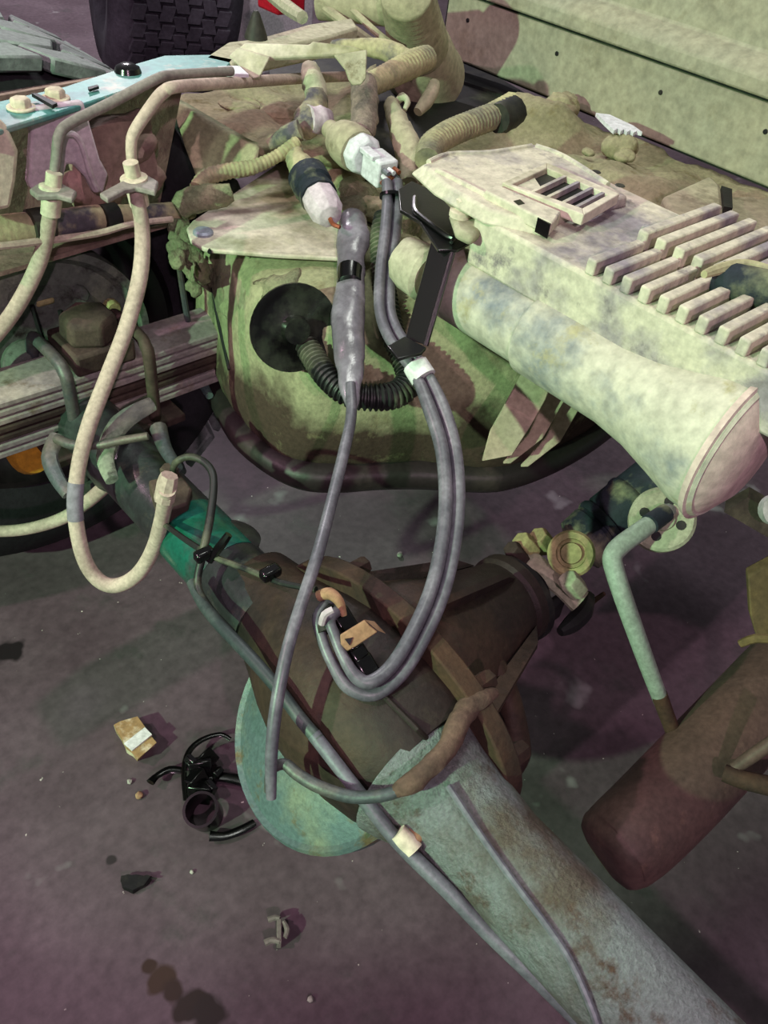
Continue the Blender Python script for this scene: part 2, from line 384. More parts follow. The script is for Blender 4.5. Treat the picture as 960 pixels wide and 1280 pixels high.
b.lathe(Vector((WC.x, YI+.122, WC.z)), Vector((0, 1, 0)), [(.10, 0), (.10, .014)], 32)
obj('wheel_disc', b, M['rim'], wh)

# drum brake on the axle end
DB = Vector((.385, 1.06, .50))
db = thing('drum_brake', 'dusty green brake backing plate behind the leaf spring', 'brake', (DB.x, DB.y, DB.z-.19))
b = MB(); b.lathe(DB, Vector((0, 1, 0)), [(.05, -.012), (.095, -.02), (.105, -.004), (.135, -.002), (.145, -.014), (.156, -.014), (.158, .004), (.154, .06), (.05, .06)], 56); obj('backing_plate', b, M['backing'], db)
for k, (u, v) in enumerate(((137, 382), (97, 365), (60, 372), (20, 372))):
    p = at(u, v, y=DB.y-.004); b = MB(); b.hexa(p, Vector((0, -1, 0)), .012, .014, 8 if k else 12); obj('bolt', b, M['brasslike'] if k == 0 else M['backing'], db)
b = MB(); p = at(55, 376, y=DB.y-.015); b.box(p, .026, .014, .010); obj('inspection_cover', b, M['brasslike'], db, bevel=.004)
b = MB(); b.tube(tp('y', 1.035, 1.035, [(40, 382, 6), (52, 420, 6), (70, 460, 6)]), 4, 6); obj('spring_wire', b, M['dark'], db)
b = MB(); b.tube(tp('y', 1.035, 1.035, [(75, 388, 6), (80, 410, 6), (92, 440, 6)]), 4, 6); obj('spring_wire', b, M['dark'], db)
b = MB(); p = at(35, 455, y=1.03); b.lathe(p, Vector((0, -1, .2)), [(.03, -.03), (.034, 0), (.02, .02)], 20); obj('adjuster_boot', b, M['backing'], db)

# ------------------------------------------------------------------ LEAF SPRING
ls = thing('leaf_spring', 'stack of dusty steel spring leaves crossing at the left edge', 'leaf spring', (.45, .965, .42))
YS, YE = .93, 1.005
for i in range(7):
    z1 = .535-.0125*i; ex = .0 if i < 6 else 0
    x0, x1 = -.15+.02*i, .64-.004*i
    rings = []
    for k in range(13):
        x = x0+(x1-x0)*k/12; dz = .05*(x-.45)**2
        rings.append([Vector((x, YS, z1+dz)), Vector((x, YE, z1+dz)), Vector((x, YE, z1+dz-.0095)), Vector((x, YS, z1+dz-.0095))])
    b = MB(); b.loft(rings); obj('leaf', b, M['leaf'] if i < 3 or i > 4 else M['brownsteel'], ls, bevel=.002, seg=1)
b = MB(); b.box(Vector((.412, .965, .555)), .085, .085, .032); b.lathe(Vector((.412, .965, .570)), Vector((0, 0, 1)), [(.040, 0), (.037, .03), (.026, .036)], 6); obj('clamp_block', b, M['brownsteel'], ls, bevel=.005)
for (x, mt) in ((.352, 'ubolt'), (.468, 'brownsteel')):
    P = [Vector((x, 1.02, .42)), Vector((x, 1.02, .53)), Vector((x, 1.012, .558)), Vector((x, .995, .566)), Vector((x, .94, .566)), Vector((x, .922, .558)), Vector((x, .914, .53)), Vector((x, .914, .36))]
    b = MB(); b.tube((P, [.0085]*8), 4, 10); obj('u_bolt', b, M[mt], ls)
    b = MB(); b.hexa(Vector((x, .914, .385)), Vector((0, 0, -1)), .016, .018); obj('nut', b, M['ubolt'], ls)
b = MB(); b.box(Vector((.41, .965, .435)), .20, .13, .014); obj('spring_plate', b, M['brownsteel'], ls, bevel=.003)
b = MB(); p = at(40, 566, y=.97); b.lathe(p, Vector((0, -1, .3)), [(.03, -.02), (.032, .0), (.026, .012)], 20); obj('yellow_cap', b, M['yellow'], ls)

# ------------------------------------------------------------------ REAR AXLE
AX, AZ = .376, .46
ax = thing('rear_axle', 'oily rear axle crossing the picture from leaf spring to lower right corner', 'axle', (AX, .4, .3))
Yv = Vector((0, 1, 0))
b = MB(); b.lathe(Vector((AX, .50, AZ)), Yv, [(.052, 0), (.045, .06), (.043, .1), (.043, .32), (.048, .33), (.048, .36), (.043, .37), (.043, .55)], 32); obj('left_tube', b, M['axleL'], ax)
b = MB(); b.lathe(Vector((AX, .585, AZ)), Yv, [(.0445, 0), (.0452, .004), (.0452, .085), (.0445, .09)], 32); obj('teal_glint', b, M['tealglint'], ax, label='teal lamp glint coloured onto the axle tube')  # green lamp's glint put into the colour as a band round the tube
b = MB(); b.lathe(Vector((AX, .262, AZ)), Vector((0, -1, 0)), [(.078, 0), (.073, .015), (.062, .04), (.054, .07), (.049, .11), (.047, .76)], 36); RT = tree(b); obj('right_tube', b, M['axleR'], ax)
prof = [(.050, .55), (.058, .50), (.072, .46), (.086, .425), (.096, .39), (.099, .35), (.095, .31), (.088, .275), (.080, .255)]
b = MB(); b.lathe(Vector((AX+.01, 0, AZ)), Yv, [(r, h) for r, h in prof][::-1], 40); HT = tree(b); obj('differential_housing', b, M['housing'], ax)
# carrier flange ring in the plane X=.43
def ringpts(x, r, ry, n=44): return [Vector((x, .355+ry*math.cos(2*PI*k/n), AZ+r*math.sin(2*PI*k/n))) for k in range(n)]
b = MB(); b.loft([ringpts(.415, .08, .13), ringpts(.415, .114, .175), ringpts(.437, .114, .175), ringpts(.437, .08, .13)]); obj('carrier_flange', b, M['rust'], ax, bevel=.002)
for k in range(10):
    a = 2*PI*(k+.5)/10
    b = MB(); p = Vector((.437, .355+.158*math.cos(a), AZ+.100*math.sin(a))); b.hexa(p, Vector((1, 0, 0)), .011, .022); obj('flange_bolt', b, M['rust'], ax)
b = MB(); b.lathe(Vector((.43, .36, AZ)), Vector((1, 0, 0)), [(.100, 0), (.098, .03), (.086, .06), (.070, .10), (.058, .15), (.052, .175), (.056, .18), (.056, .192), (.03, .195)], 40); obj('pinion_nose', b, M['housing'], ax)
for k in range(5):
    a = 2*PI*k/5+.5
    b = MB(); d = Vector((0, math.cos(a), math.sin(a))); b.prism([Vector((.45, .36, AZ))+d*.095, Vector((.45, .36, AZ))+d*.118, Vector((.58, .36, AZ))+d*.074, Vector((.60, .36, AZ))+d*.055], d.cross(Vector((1, 0, 0)))*.008); obj('stiffening_rib', b, M['housing'], ax)
b = MB(); b.lathe(Vector((.62, .36, AZ-.01)), Vector((1, 0, 0)), [(.04, 0), (.055, .002), (.056, .016), (.035, .022), (.03, .04)], 28); obj('pinion_yoke', b, M['dark'], ax)
for sgn in (-1, 1):
    b = MB(); b.box(Vector((.66, .36+sgn*.034, AZ-.02)), .04, .014, .04); obj('yoke_ear', b, M['dark'], ax, bevel=.006)
# dished rear cover seen as a pale rimmed disc
cdir = Vector((-.62, .12, .62)).normalized()
cc = at(408, 905, z=.40)
b = MB(); b.lathe(cc, cdir, [(.132, -.02), (.134, -.004), (.130, .002), (.124, -.001), (.10, .012), (.06, .022), (.0, .026)], 48); obj('differential_cover', b, M['cover'], ax)
# pale top ridge on the housing, plug and vent
b = MB(); b.tube(([on(HT, *q, .001) for q in ((478, 868), (505, 895), (530, 920), (555, 945))], [.003]*4), 3, 8); obj('casting_seam', b, M['housing'], ax)
b = MB(); p = at(295, 668, z=.492); b.lathe(p, Vector((.3, 0, 1)), [(.03, -.02), (.03, 0), (.02, .004)], 20); obj('spring_pad', b, M['axleL'], ax)
b = MB(); b.prism(poly('z', .515, [(185, 600), (225, 590), (240, 610), (235, 630), (200, 640)]), Vector((0, 0, -.05))); obj('hose_bracket', b, M['brownsteel'], ax, bevel=.003)
b = MB(); b.hexa(at(212, 592, z=.52), Vector((0, 0, 1)), .011, .010); obj('hose_fitting', b, M['brownsteel'], ax)
b = MB(); b.prism(poly('z', .45, [(575, 945), (590, 960), (580, 975), (560, 985), (545, 975)]), Vector((0, 0, .04))); obj('vent_boss', b, M['cover'], ax, bevel=.003)
# dark curved guard strap right of the housing
b = MB(); b.tube(tp('dep', .90, .96, [(575, 795, 26), (605, 805, 30), (628, 845, 34), (640, 890, 40), (645, 935, 42), (634, 968, 28), (620, 980, 8)]), 5, 12, flat=(Vector((.35, .1, .93)).normalized(), .25)); obj('guard_strap', b, M['housing'], ax)
b = MB(); b.tube(tp('dep', .9, .9, [(540, 790, 20), (570, 850, 26), (600, 900, 20)]), 4, 8); obj('breather_bracket', b, M['rust'], ax)

# ------------------------------------------------------------------ LEFT FRAME RAIL
fr = thing('frame_rail', 'glossy teal steel chassis rail with two bolts at upper left', 'chassis rail', (.6, 1.04, .68))
top = poly('z', .85, [(-60, 142), (0, 126), (80, 108), (160, 82), (205, 69), (262, 68), (292, 74), (280, 88), (200, 96), (165, 110), (100, 131), (15, 157), (-60, 178)])
b = MB(); b.prism(top, Vector((0, 0, -.007))); obj('top_flange', b, M['rail'], fr, bevel=.002)
web = [Vector((.15, 1.045, .843)), Vector((.3, 1.055, .843)), Vector((.66, 1.10, .843)), Vector((.60, 1.095, .66)), Vector((.15, 1.045, .66))]
b = MB(); b.prism(web, Vector((0, .007, 0))); obj('web', b, M['railweb'], fr)
b = MB(); b.prism([Vector((.15, .99, .664)), Vector((.58, 1.03, .664)), Vector((.60, 1.10, .664)), Vector((.15, 1.045, .664))], Vector((0, 0, -.006))); obj('bottom_flange', b, M['railweb'], fr)
for u, v in ((27, 136), (70, 124)):
    p = at(u, v, z=.85); b = MB(); b.hexa(p, Vector((0, 0, 1)), .0115, .012); b.lathe(p, Vector((0, 0, 1)), [(.016, 0), (.016, .003)], 18); obj('bolt', b, M['cream'], fr, bevel=.001, label='dusty pink hex bolt')
b = MB(); p = at(160, 90, z=.85); b.lathe(p, Vector((0, 0, 1)), [(.017, 0), (.015, .006), (.008, .010)], 18); obj('plug', b, M['black'], fr)
b = MB(); b.prism(poly('z', .852, [(110, 112), (122, 109), (124, 111), (112, 115)]), Vector((0, 0, .003))); obj('slot', b, M['dark'], fr)
b = MB(); b.prism(poly('z', .852, [(272, 87), (299, 86), (311, 97), (284, 96)]), Vector((0, 0, .004))); obj('pale_tab', b, M['white'], fr)
b = MB(); b.prism(poly('z', .854, [(40, 121), (47, 121), (72, 133), (66, 136)]), Vector((0, 0, .004))); obj('weld_bead', b, M['dark'], fr)
# forked bump stop bracket under the rail (lilac dust)
fk = poly('y', .985, [(22, 138), (105, 127), (126, 200), (136, 218), (130, 241), (118, 242), (108, 222), (92, 206), (84, 206), (80, 222), (78, 240), (40, 238), (36, 228), (40, 165)])
b = MB(); b.prism(fk, Vector((0, .012, 0))); obj('bump_stop_bracket', b, M['bracket'], fr, bevel=.003)
b = MB(); b.tube(tp('y', .975, .975, [(78, 168, 8), (92, 168, 8), (102, 182, 8), (112, 215, 8), (122, 238, 8)]), 3, 8); obj('bracket_rib', b, M['bracket'], fr)
# second cream bracket at the left edge
b = MB(); b.prism(poly('y', .95, [(-60, 140), (0, 148), (12, 160), (25, 190), (22, 225), (15, 262), (-60, 275)]), Vector((0, .05, 0))); obj('shackle_bracket', b, M['cream'], fr, bevel=.006)
b = MB(); b.box(at(140, 195, y=1.03), .10, .03, .09); obj('mud_clod', b.rough(.012, 14, 4, 3), M['railweb'], fr)
for (u, v, r) in ((125, 245, .03), (95, 235, .02), (168, 180, .025), (190, 225, .02)):
    b = MB(); bmesh.ops.create_icosphere(b.b, subdivisions=3, radius=r, matrix=Matrix.Translation(at(u, v, y=1.035))); obj('mud_clod', b.rough(r*.5, 30, 0, u), M['railweb'], fr)

# rail front end plate, cone and folded channel
fp = thing('crossmember_plate', 'dusty green flat plate at top with black rubber cone on it', 'plate', at(380, 40, z=.82))
b = MB(); b.prism(poly('z', .85, [(255, 72), (285, 52), (320, 48), (385, 30), (440, 22), (448, 34), (400, 48), (330, 62), (290, 80)]), Vector((0, 0, -.03))); obj('plate', b, M['dust'], fp, bevel=.004)
b = MB(); p = at(320, 48, z=.85); b.lathe(p, Vector((0, 0, 1)), [(.017, 0), (.016, .005), (.006, .032), (.003, .036)], 20); obj('rubber_cone', b, M['dark'], fp, label='black pointed rubber cone')
ch = thing('folded_bracket', 'pale folded steel channel with turned down ends on the plate edge', 'bracket', at(375, 75, z=.8))
c0 = poly('dep', 1.135, [(296, 62), (306, 53), (350, 54), (386, 55), (391, 51), (440, 57), (459, 63), (418, 69), (345, 72), (330, 72)])
b = MB(); b.prism(c0, Vector((.004, .004, -.006))); obj('top_web', b, M['dust_white'], ch, bevel=.002)
b = MB(); b.prism(poly('dep', 1.13, [(286, 70), (298, 59), (338, 71), (325, 97), (316, 99), (308, 92)]), Vector((.004, .006, -.002))); obj('left_ear', b, M['dust_white'], ch, bevel=.002)
b = MB(); b.prism(poly('dep', 1.13, [(417, 69), (459, 62), (458, 98), (452, 106), (441, 107), (436, 100), (432, 88)]), Vector((.004, .006, -.002))); obj('right_ear', b, M['dust'], ch, bevel=.002)

# brake hardware: lines, brackets and hoses
bl = thing('brake_line', 'bent steel brake line running in front of the forked bracket', 'brake line', at(150, 120, y=.95), 'steel brake lines')
b = MB(); b.tube(tp('y', .945, .99, [(66, 228, 12), (70, 200, 13), (74, 170, 14), (88, 154, 14), (140, 128, 14), (195, 99, 13), (215, 94, 12), (250, 91, 11), (290, 89, 11)]), 5, 10); obj('pipe', b, M['line'], bl)
bl2 = thing('brake_line', 'tan steel brake line bent over the green shield box', 'brake line', at(200, 120, y=.95), 'steel brake lines')
b = MB(); b.tube(tp('y', .93, .95, [(166, 212, 13), (164, 185, 14), (168, 165, 15), (190, 132, 16), (205, 115, 16), (225, 108, 15), (300, 103, 14, 1.0), (360, 99, 13, 1.10), (420, 96, 12, 1.16), (460, 95, 11, 1.2)]), 5, 10); obj('pipe', b, M['hose'], bl2)
def hosebracket(zc, pts):
    b = MB(); b.prism(poly('z', zc, pts), Vector((0, 0, -.007))); return b
h1 = thing('brake_hose', 'cream brake hose curving off the left edge from the forked bracket', 'hose', at(50, 330, y=.95), 'cream brake hoses')
b = MB(); b.tube(tp('y', .945, 1.0, [(66, 232, 17), (64, 250, 18), (60, 285, 19), (48, 330, 20), (20, 385, 20), (-15, 430, 20), (-50, 470, 20)]), 5, 12); obj('hose', b, M['hose'], h1)
b = hosebracket(at(66, 236, y=.935).z, [(36, 236), (50, 227), (64, 222), (96, 238), (90, 248), (72, 243), (46, 244)]); obj('hose_clip', b, M['line'], h1, bevel=.002)
b = MB(); p0, p1 = at(66, 236, y=.94), at(65, 247, y=.94); b.lathe(p0, p1-p0, [(.009, -.018), (.009, -.004), (.015, -.002), (.015, .006), (.0115, .008), (.011, .03)], 16); obj('ferrule', b, M['cream'], h1)
h2 = thing('brake_hose', 'long cream brake hose looping in a U above the floor at left', 'hose', at(145, 730, y=.8), 'cream brake hoses')
hp = [(168, 228, 17), (172, 250, 18), (178, 290, 19), (175, 345, 20), (158, 410, 20), (135, 470, 20), (112, 530, 20), (98, 585, 19), (94, 640, 19), (104, 695, 19), (122, 724, 19), (145, 732, 19), (172, 718, 19), (192, 685, 19), (203, 645, 19), (209, 612, 22)]
PR = tp('y', .92, .64, hp); b = MB(); b.tube(PR, 6, 14); hs = obj('hose', b, M['hose'], h2)
P, R = catmull(PR[0], PR[1], 6)
b = MB(); b.sweep(P[44:50], [r*1.06 for r in R[44:50]], 14); obj('printed_band', b, M['hoseband'], h2, label='mauve band on the hose')
b = hosebracket(at(168, 228, y=.905).z, [(124, 241), (152, 226), (160, 213), (172, 211), (198, 226), (194, 239), (170, 233), (156, 236), (134, 248)]); obj('hose_clip', b, M['line'], h2, bevel=.002)
b = MB(); p0, p1 = at(168, 226, y=.915), at(171, 240, y=.915); b.lathe(p0, p1-p0, [(.009, -.022), (.009, -.006), (.016, -.004), (.016, .006), (.012, .008), (.0115, .03)], 16); obj('ferrule', b, M['cream'], h2)
b = MB(); b.tube(tp('y', .645, .645, [(205, 625, 26), (209, 605, 26), (212, 594, 22)]), 2, 8); obj('end_fitting', b, M['hose'], h2)
h3 = thing('brake_hose', 'short tan hose from the axle leaving at the left edge', 'hose', at(60, 660, y=.9), 'cream brake hoses')
b = MB(); b.tube(tp('y', .84, .98, [(141, 598, 18), (128, 611, 18), (108, 628, 17), (80, 647, 16), (40, 660, 15), (0, 664, 15), (-40, 660, 15)]), 5, 12); obj('hose', b, M['hose'], h3)
cd = thing('harness_conduit', 'dusty corrugated conduit along the rail bottom at left', 'conduit', at(120, 280, y=.95))
b = MB(); b.conduit(tp('y', .99, .99, [(-40, 296, 44), (20, 288, 42), (75, 280, 36), (120, 273, 33), (170, 270, 28), (215, 266, 26), (240, 262, 22)]), .010, .015); obj('conduit', b, M['harness'], cd)
for (u0, v0, u1, v1, wd) in ((38, 285, 62, 281, 46), (128, 274, 146, 271, 36)):
    b = MB(); b.tube(tp('y', .985, .985, [(u0, v0, wd), ((u0+u1)/2, (v0+v1)/2, wd), (u1, v1, wd)]), 2, 14); obj('clamp', b, M['dark'], cd)
b = MB(); b.tube(tp('y', .965, .965, [(-40, 312, 10), (40, 303, 10), (120, 292, 9), (165, 280, 8), (215, 274, 8)]), 4, 8); obj('thin_pipe', b, M['hose'], cd)

# ------------------------------------------------------------------ FUEL TANK
plan = [(.64, 1.05), (.60, .97), (.572, .89), (.556, .82), (.560, .755), (.580, .705), (.62, .672), (.67, .645), (.72, .612), (.77, .57), (.82, .54), (.91, .525), (1.04, .53), (1.2, .56), (1.25, .75), (1.2, 1.06), (.9, 1.09)]
def densify(pl, k):
    P = [Vector((x, y, 0)) for x, y in pl]; n = len(P); o = []
    for i in range(n):
        p0, p1, p2, p3 = P[i-1], P[i], P[(i+1) % n], P[(i+2) % n]
        for j in range(k):
            t = j/k; o.append(0.5*((2*p1)+(p2-p0)*t+(2*p0-5*p1+4*p2-p3)*t*t+(3*p1-p0-3*p2+p3)*t**3))
    return o
dp = densify(plan, 8); cen = Vector((.88, .82, 0))
def ring(off, z): return [p+(p-cen).normalized()*off+Vector((0, 0, z)) for p in dp]
tk = thing('fuel_tank', 'rounded dust caked fuel tank under the pale steel plate', 'fuel tank', (.88, .82, .40))
zs = [(-.05, .425), (-.012, .43), (-.006, .45), (0, .47), (.002, .50), (.0, .53), (-.002, .56), (-.004, .59), (-.01, .62), (-.02, .65), (-.045, .672), (-.09, .682), (-.2, .685)]
b = MB(); b.loft([ring(o, z) for o, z in zs]); b.rough(.005, 12, 0, 2); TB = tree(b); obj('tank_body', b, M['tank'], tk, ang=80)
b = MB(); b.loft([ring(-.03, .405), ring(.004, .402), ring(.014, .415), ring(.015, .430), ring(.008, .440), ring(-.02, .445)]); obj('bottom_pan', b, M['pan'], tk, ang=60)
# lumpy insulation draped over the left corner
def lump(par, name, mt, u, v, s, x=None, y=None, z=None, sc=(1, 1, 1), seed=1, amp=.35, fr=22):
    b = MB(); p = at(u, v, x=x, y=y, z=z); bmesh.ops.create_icosphere(b.b, subdivisions=4, radius=1, matrix=Matrix.Translation(p) @ Matrix.Diagonal((s*sc[0], s*sc[1], s*sc[2], 1)))
    return obj(name, b.rough(s*amp, fr, 0, seed), mt, par, ang=180)
for i, (u, v, s, z, sc) in enumerate(((236, 300, .020, .67, (.8, .9, 1.1)), (226, 292, .016, .68, (1, 1, 1)), (228, 312, .015, .66, (1, 1, 1.2)), (240, 325, .018, .65, (.8, .8, 1.4)), (248, 345, .018, .63, (.7, .8, 1.4)), (222, 325, .010, .66, (1, 1, 1)), (395, 332, .030, .66, (.8, 1, .7)), (415, 334, .024, .66, (.8, 1, .7)))):
    lump(tk, 'insulation_lump', M['fuzz'], u, v, s, z=z, sc=sc, seed=i+3, amp=.7, fr=48)
b = MB(); drape(b, TB, [(268, 330), (305, 334), (318, 402), (285, 404)], 10, 12, .006, .004, 40, 2); obj('bare_patch', b, M['tan'], tk, ang=180)
b = MB(); drape(b, TB, [(318, 350), (380, 332), (372, 356), (330, 398)], 14, 12, .012, .008, 40, 5); obj('insulation_flap', b, M['fuzz'], tk, ang=180)
b = MB(); drape(b, TB, [(240, 325), (275, 335), (284, 400), (262, 410)], 10, 14, .010, .008, 40, 9); obj('insulation_flap', b, M['fuzz'], tk, ang=180)
b = MB(); b.tube(([on(TB, *q, .001) for q in ((266, 360), (273, 400), (282, 440), (287, 462))], [.003]*4), 4, 8); obj('seam_cord', b, M['dark'], tk)
b = MB(); b.tube(tp('z', .44, .44, [(248, 448, 16), (252, 475, 14), (262, 495, 10)]), 4, 8); obj('drain_tab', b, M['cover'], tk)
# thin vertical hook rod beside the tank
hk = thing('hook_rod', 'thin green rod hanging between wheel and tank corner', 'rod', at(235, 400, y=1.0))
b = MB(); b.tube(tp('y', .98, .98, [(222, 318, 8), (228, 360, 8), (234, 396, 8), (236, 405, 5)]), 3, 8); obj('rod', b, M['ubolt'], hk)

# steel plate on the tank
pt = thing('steel_plate', 'pale triangular steel plate with a round rivet above the tank', 'plate', at(330, 280, z=.68))
P = poly('z', .70, [(233, 285), (240, 276), (345, 206), (360, 200), (440, 240), (460, 300), (424, 322), (345, 318), (268, 312), (255, 310), (238, 300)])
b = MB(); b.prism(P, Vector((0, 0, -.006))); obj('plate', b, M['dust_white'], pt, bevel=.002)
b = MB(); b.tube(tp('z', .697, .697, [(262, 315, 6), (272, 311, 6), (345, 318, 6), (424, 323, 6)]), 2, 8); obj('folded_edge', b, M['dark'], pt)
b = MB(); b.lathe(at(254, 292, z=.70), Vector((0, 0, 1)), [(.013, 0), (.013, .003), (.010, .0055)], 20); obj('rivet', b, M['silver'], pt, label='blue grey rivet')

# shield box behind
sb = thing('heat_shield_box', 'dusty box shield with dark green mottled side under the brake line', 'shield', at(320, 170, z=.62))
q4 = poly('z', .74, [(212, 124), (470, 84), (440, 200), (322, 187)])
b = MB(); b.patch(q4, 30, 16, .014, 12, Vector((.01, .01, -.02)), 3); obj('shell', b, M['mud'], sb, ang=180)
q5 = [at(211, 123, dep=1.215), at(324, 186, dep=1.165), at(318, 218, dep=1.16), at(246, 226, dep=1.18)]
b = MB(); b.patch(q5, 14, 10, .008, 18, Vector((.012, .02, 0)), 6); obj('side_wall', b, M['tank'], sb, ang=180)
lump(sb, 'mud_clod', M['mud'], 352, 140, .022, z=.74, sc=(1.4, 1.4, .4)); lump(sb, 'mud_clod', M['mud'], 300, 130, .022, z=.74, sc=(1.6, 1.6, .35), seed=5)

# ------------------------------------------------------------------ MUDDY MOUND + boxes beside the cab
mm = thing('muddy_cover', 'mound of caked tan mud under the cab wall', 'mud covered cover', (1.2, .75, .5))
b = MB(); nx, ny = 36, 54
vv = []
def mz(x, y):
    z = .715+.02*noise.fractal(Vector((x*9, y*9, 3)), 1, 2, 4)
    z += .05*math.exp(-((x-1.25)**2+(y-.99)**2)/.006)+.03*math.exp(-((x-1.28)**2+(y-.91)**2)/.002)
    z += .035*math.exp(-((x-1.16)**2+(y-.70)**2)/.012)
    if x < 1.04: z -= (1.04-x)*.6
    if y > 1.0: z -= (y-1.0)*.5
    if y < .44: z -= (.44-y)*.8
    z = min(z, .715+(1.40-x)*1.2)
    return z
for i in range(nx+1):
    vv.append([b.b.verts.new((.93+.465*i/nx, .40+.76*j/ny, mz(.93+.465*i/nx, .40+.76*j/ny))) for j in range(ny+1)])
for i in range(nx):
    for j in range(ny): b.b.faces.new((vv[i][j], vv[i+1][j], vv[i+1][j+1], vv[i][j+1]))
bd = [vv[i][0] for i in range(nx+1)]+[vv[nx][j] for j in range(1, ny+1)]+[vv[i][ny] for i in range(nx-1, -1, -1)]+[vv[0][j] for j in range(ny-1, 0, -1)]
lo = [b.b.verts.new((v.co.x, v.co.y, .675)) for v in bd]
for i in range(len(bd)): b.b.faces.new((bd[i], lo[i], lo[(i+1) % len(bd)], bd[(i+1) % len(bd)]))
b.b.faces.new(lo[::-1]); obj('mud_surface', b, M['mud'], mm, ang=180)
for i, (u, v, s) in enumerate(((700, 130, .035), (775, 185, .03), (780, 195, .018), (735, 190, .014))): lump(mm, 'mud_clod', M['mud'], u, v, s, z=.745, sc=(1, 1, .6), seed=i+20)
tb = thing('tan_box', 'plain tan metal box corner beyond the ribbed module', 'box', at(870, 245, z=.66))
b = MB(); P = poly('z', .78, [(828, 245), (888, 218), (902, 232), (905, 262), (850, 282)]); b.prism(P, Vector((0, 0, -.12))); obj('shell', b, M['tan'], tb, bevel=.006)
b = MB(); b.prism(poly('z', .74, [(902, 232), (915, 236), (916, 260), (905, 258)]), Vector((0, 0, -.08))); obj('gap_plate', b, M['dark'], tb)
rc = thing('rounded_canister', 'olive rounded canister at the right edge beyond the ribs', 'canister', at(940, 275, z=.6))
b = MB(); b.lathe(at(990, 290, z=.72), Vector((.0, 0, 1)), [(.13, -.2), (.14, -.03), (.135, -.005), (.12, .002)], 40); obj('drum', b, M['tan'], rc)
sw = thing('toothed_strip', 'small white strip with toothed edge below the cab wall', 'strip', at(770, 155, z=.74))
pts = [(745, 141), (762, 143), (792, 157), (803, 165)]+[(800-i*4, 167-(i % 2)*3-i*.5) for i in range(1, 10)]+[(758, 154)]
b = MB(); b.prism(poly('z', .775, pts), Vector((0, 0, -.006))); obj('strip', b, M['white'], sw)

# ------------------------------------------------------------------ CROSSMEMBER TUBE
ct = thing('crossmember_tube', 'thick dusty round crossmember tube with a flared end at right', 'crossmember', (.68, .4, .68))
A0, A1 = at(560, 350, z=.75), at(850, 520, z=.75); ad = (A1-A0).normalized()
Lg = (A1-A0).length
b = MB(); b.lathe(A0, ad, [(.030, -.004), (.037, 0), (.040, .006), (.041, Lg*.42), (.0455, Lg*.43), (.0455, Lg*.44)], 40); obj('tube', b, M['tubem'], ct)
b = MB(); b.lathe(A0, ad, [(.043, Lg*.42), (.046, Lg*.435), (.047, Lg*.8), (.050, Lg*.95)], 40); obj('sleeve', b, M['tubem'], ct)
b = MB(); b.lathe(A0, ad, [(.047, Lg*.78), (.052, Lg*.9), (.062, Lg*1.02), (.071, Lg*1.12), (.073, Lg*1.2), (.070, Lg*1.21)], 48); obj('flared_end', b, M['tubem'], ct)
b = MB(); b.lathe(A0, ad, [(.066, Lg*1.17), (.075, Lg*1.175), (.077, Lg*1.195), (.071, Lg*1.20), (.066, Lg*1.215), (.045, Lg*1.25), (.0, Lg*1.265)], 48); obj('end_cap', b, M['pinkdust'], ct)
b = MB(); p = at(588, 398, dep=.935); b.lathe(p, Vector((-.25, -.75, .2)), [(.0055, -.01), (.0055, .02), (.004, .022)], 14); obj('stud', b, M['dust_white'], ct)
b = MB(); B0 = at(505, 325, z=.75); b.lathe(B0, ad, [(.018, -.006), (.028, 0), (.030, .015), (.030, .04), (.026, .045)], 32); obj('inner_end', b.rough(.004, 20, 0, 2), M['dust'], ct)

# folded shield fins below the tube
fi = thing('shield_fins', 'three folded beige shield plates beneath the crossmember tube', 'heat shield', at(660, 520, z=.52))
for k, (dx, dd) in enumerate(((0, 0), (26, .03), (46, .05))):
    out = [(655, 462), (690, 478), (682, 500), (665, 530), (640, 570), (602, 577), (612, 540)] if k == 0 else [(676, 485), (694, 480), (700, 490), (668, 545), (628, 576), (618, 576), (650, 540)]
    dx2 = 0 if k == 0 else (k-1)*22+10
    P = [at(u+dx2, v+(k*4 if k else 0), dep=1.03+dd) for u, v in out]
    b = MB(); b.prism(P, Vector((.004, .003, 0))); obj('fin', b, M['fin'], fi, bevel=.001, seg=1)

# ------------------------------------------------------------------ RIBBED PLASTIC MODULE
md = thing('ribbed_module', 'long dusty ribbed grey plastic module beside the round tube', 'module', (.78, .4, .77))
zt = .85
def mp(u, v, z=zt): return at(u, v, z=z)
x0, x1, yl, yr = at(740, 333, z=.85).x-.003, .882, .56, -.05
b = MB(); b.prism([Vector((x0, yl, zt-.008)), Vector((x1, yl, zt-.008)), Vector((x1, yr, zt-.008)), Vector((x0, yr, zt-.008))], Vector((0, 0, -.055))); obj('body', b.rough(.002, 30, 6, 1), M['module'], md, bevel=.004)
# head with sloped nose
hd = poly('z', zt+.004, [(530, 205), (560, 192), (610, 190), (668, 180), (700, 190), (762, 232), (785, 245), (735, 255), (700, 268), (690, 280), (612, 262), (560, 232)])
lo_ = [p+Vector((-.008 if p.x < .78 else .004, .012 if p.y > .6 else 0, -.014)) for p in hd]
b = MB(); b.loft([hd, lo_]); obj('head_cover', b, M['module'], md, bevel=.003)
for pts in ([(546, 214), (575, 228), (622, 252), (676, 274)], [(536, 203), (562, 193), (612, 191), (664, 183)], [(670, 183), (705, 196), (760, 231)]):
    b = MB(); b.tube(([mp(u, v, zt+.004) for u, v in pts], [.0035]*len(pts)), 4, 8); obj('edge_bead', b, M['module'], md)
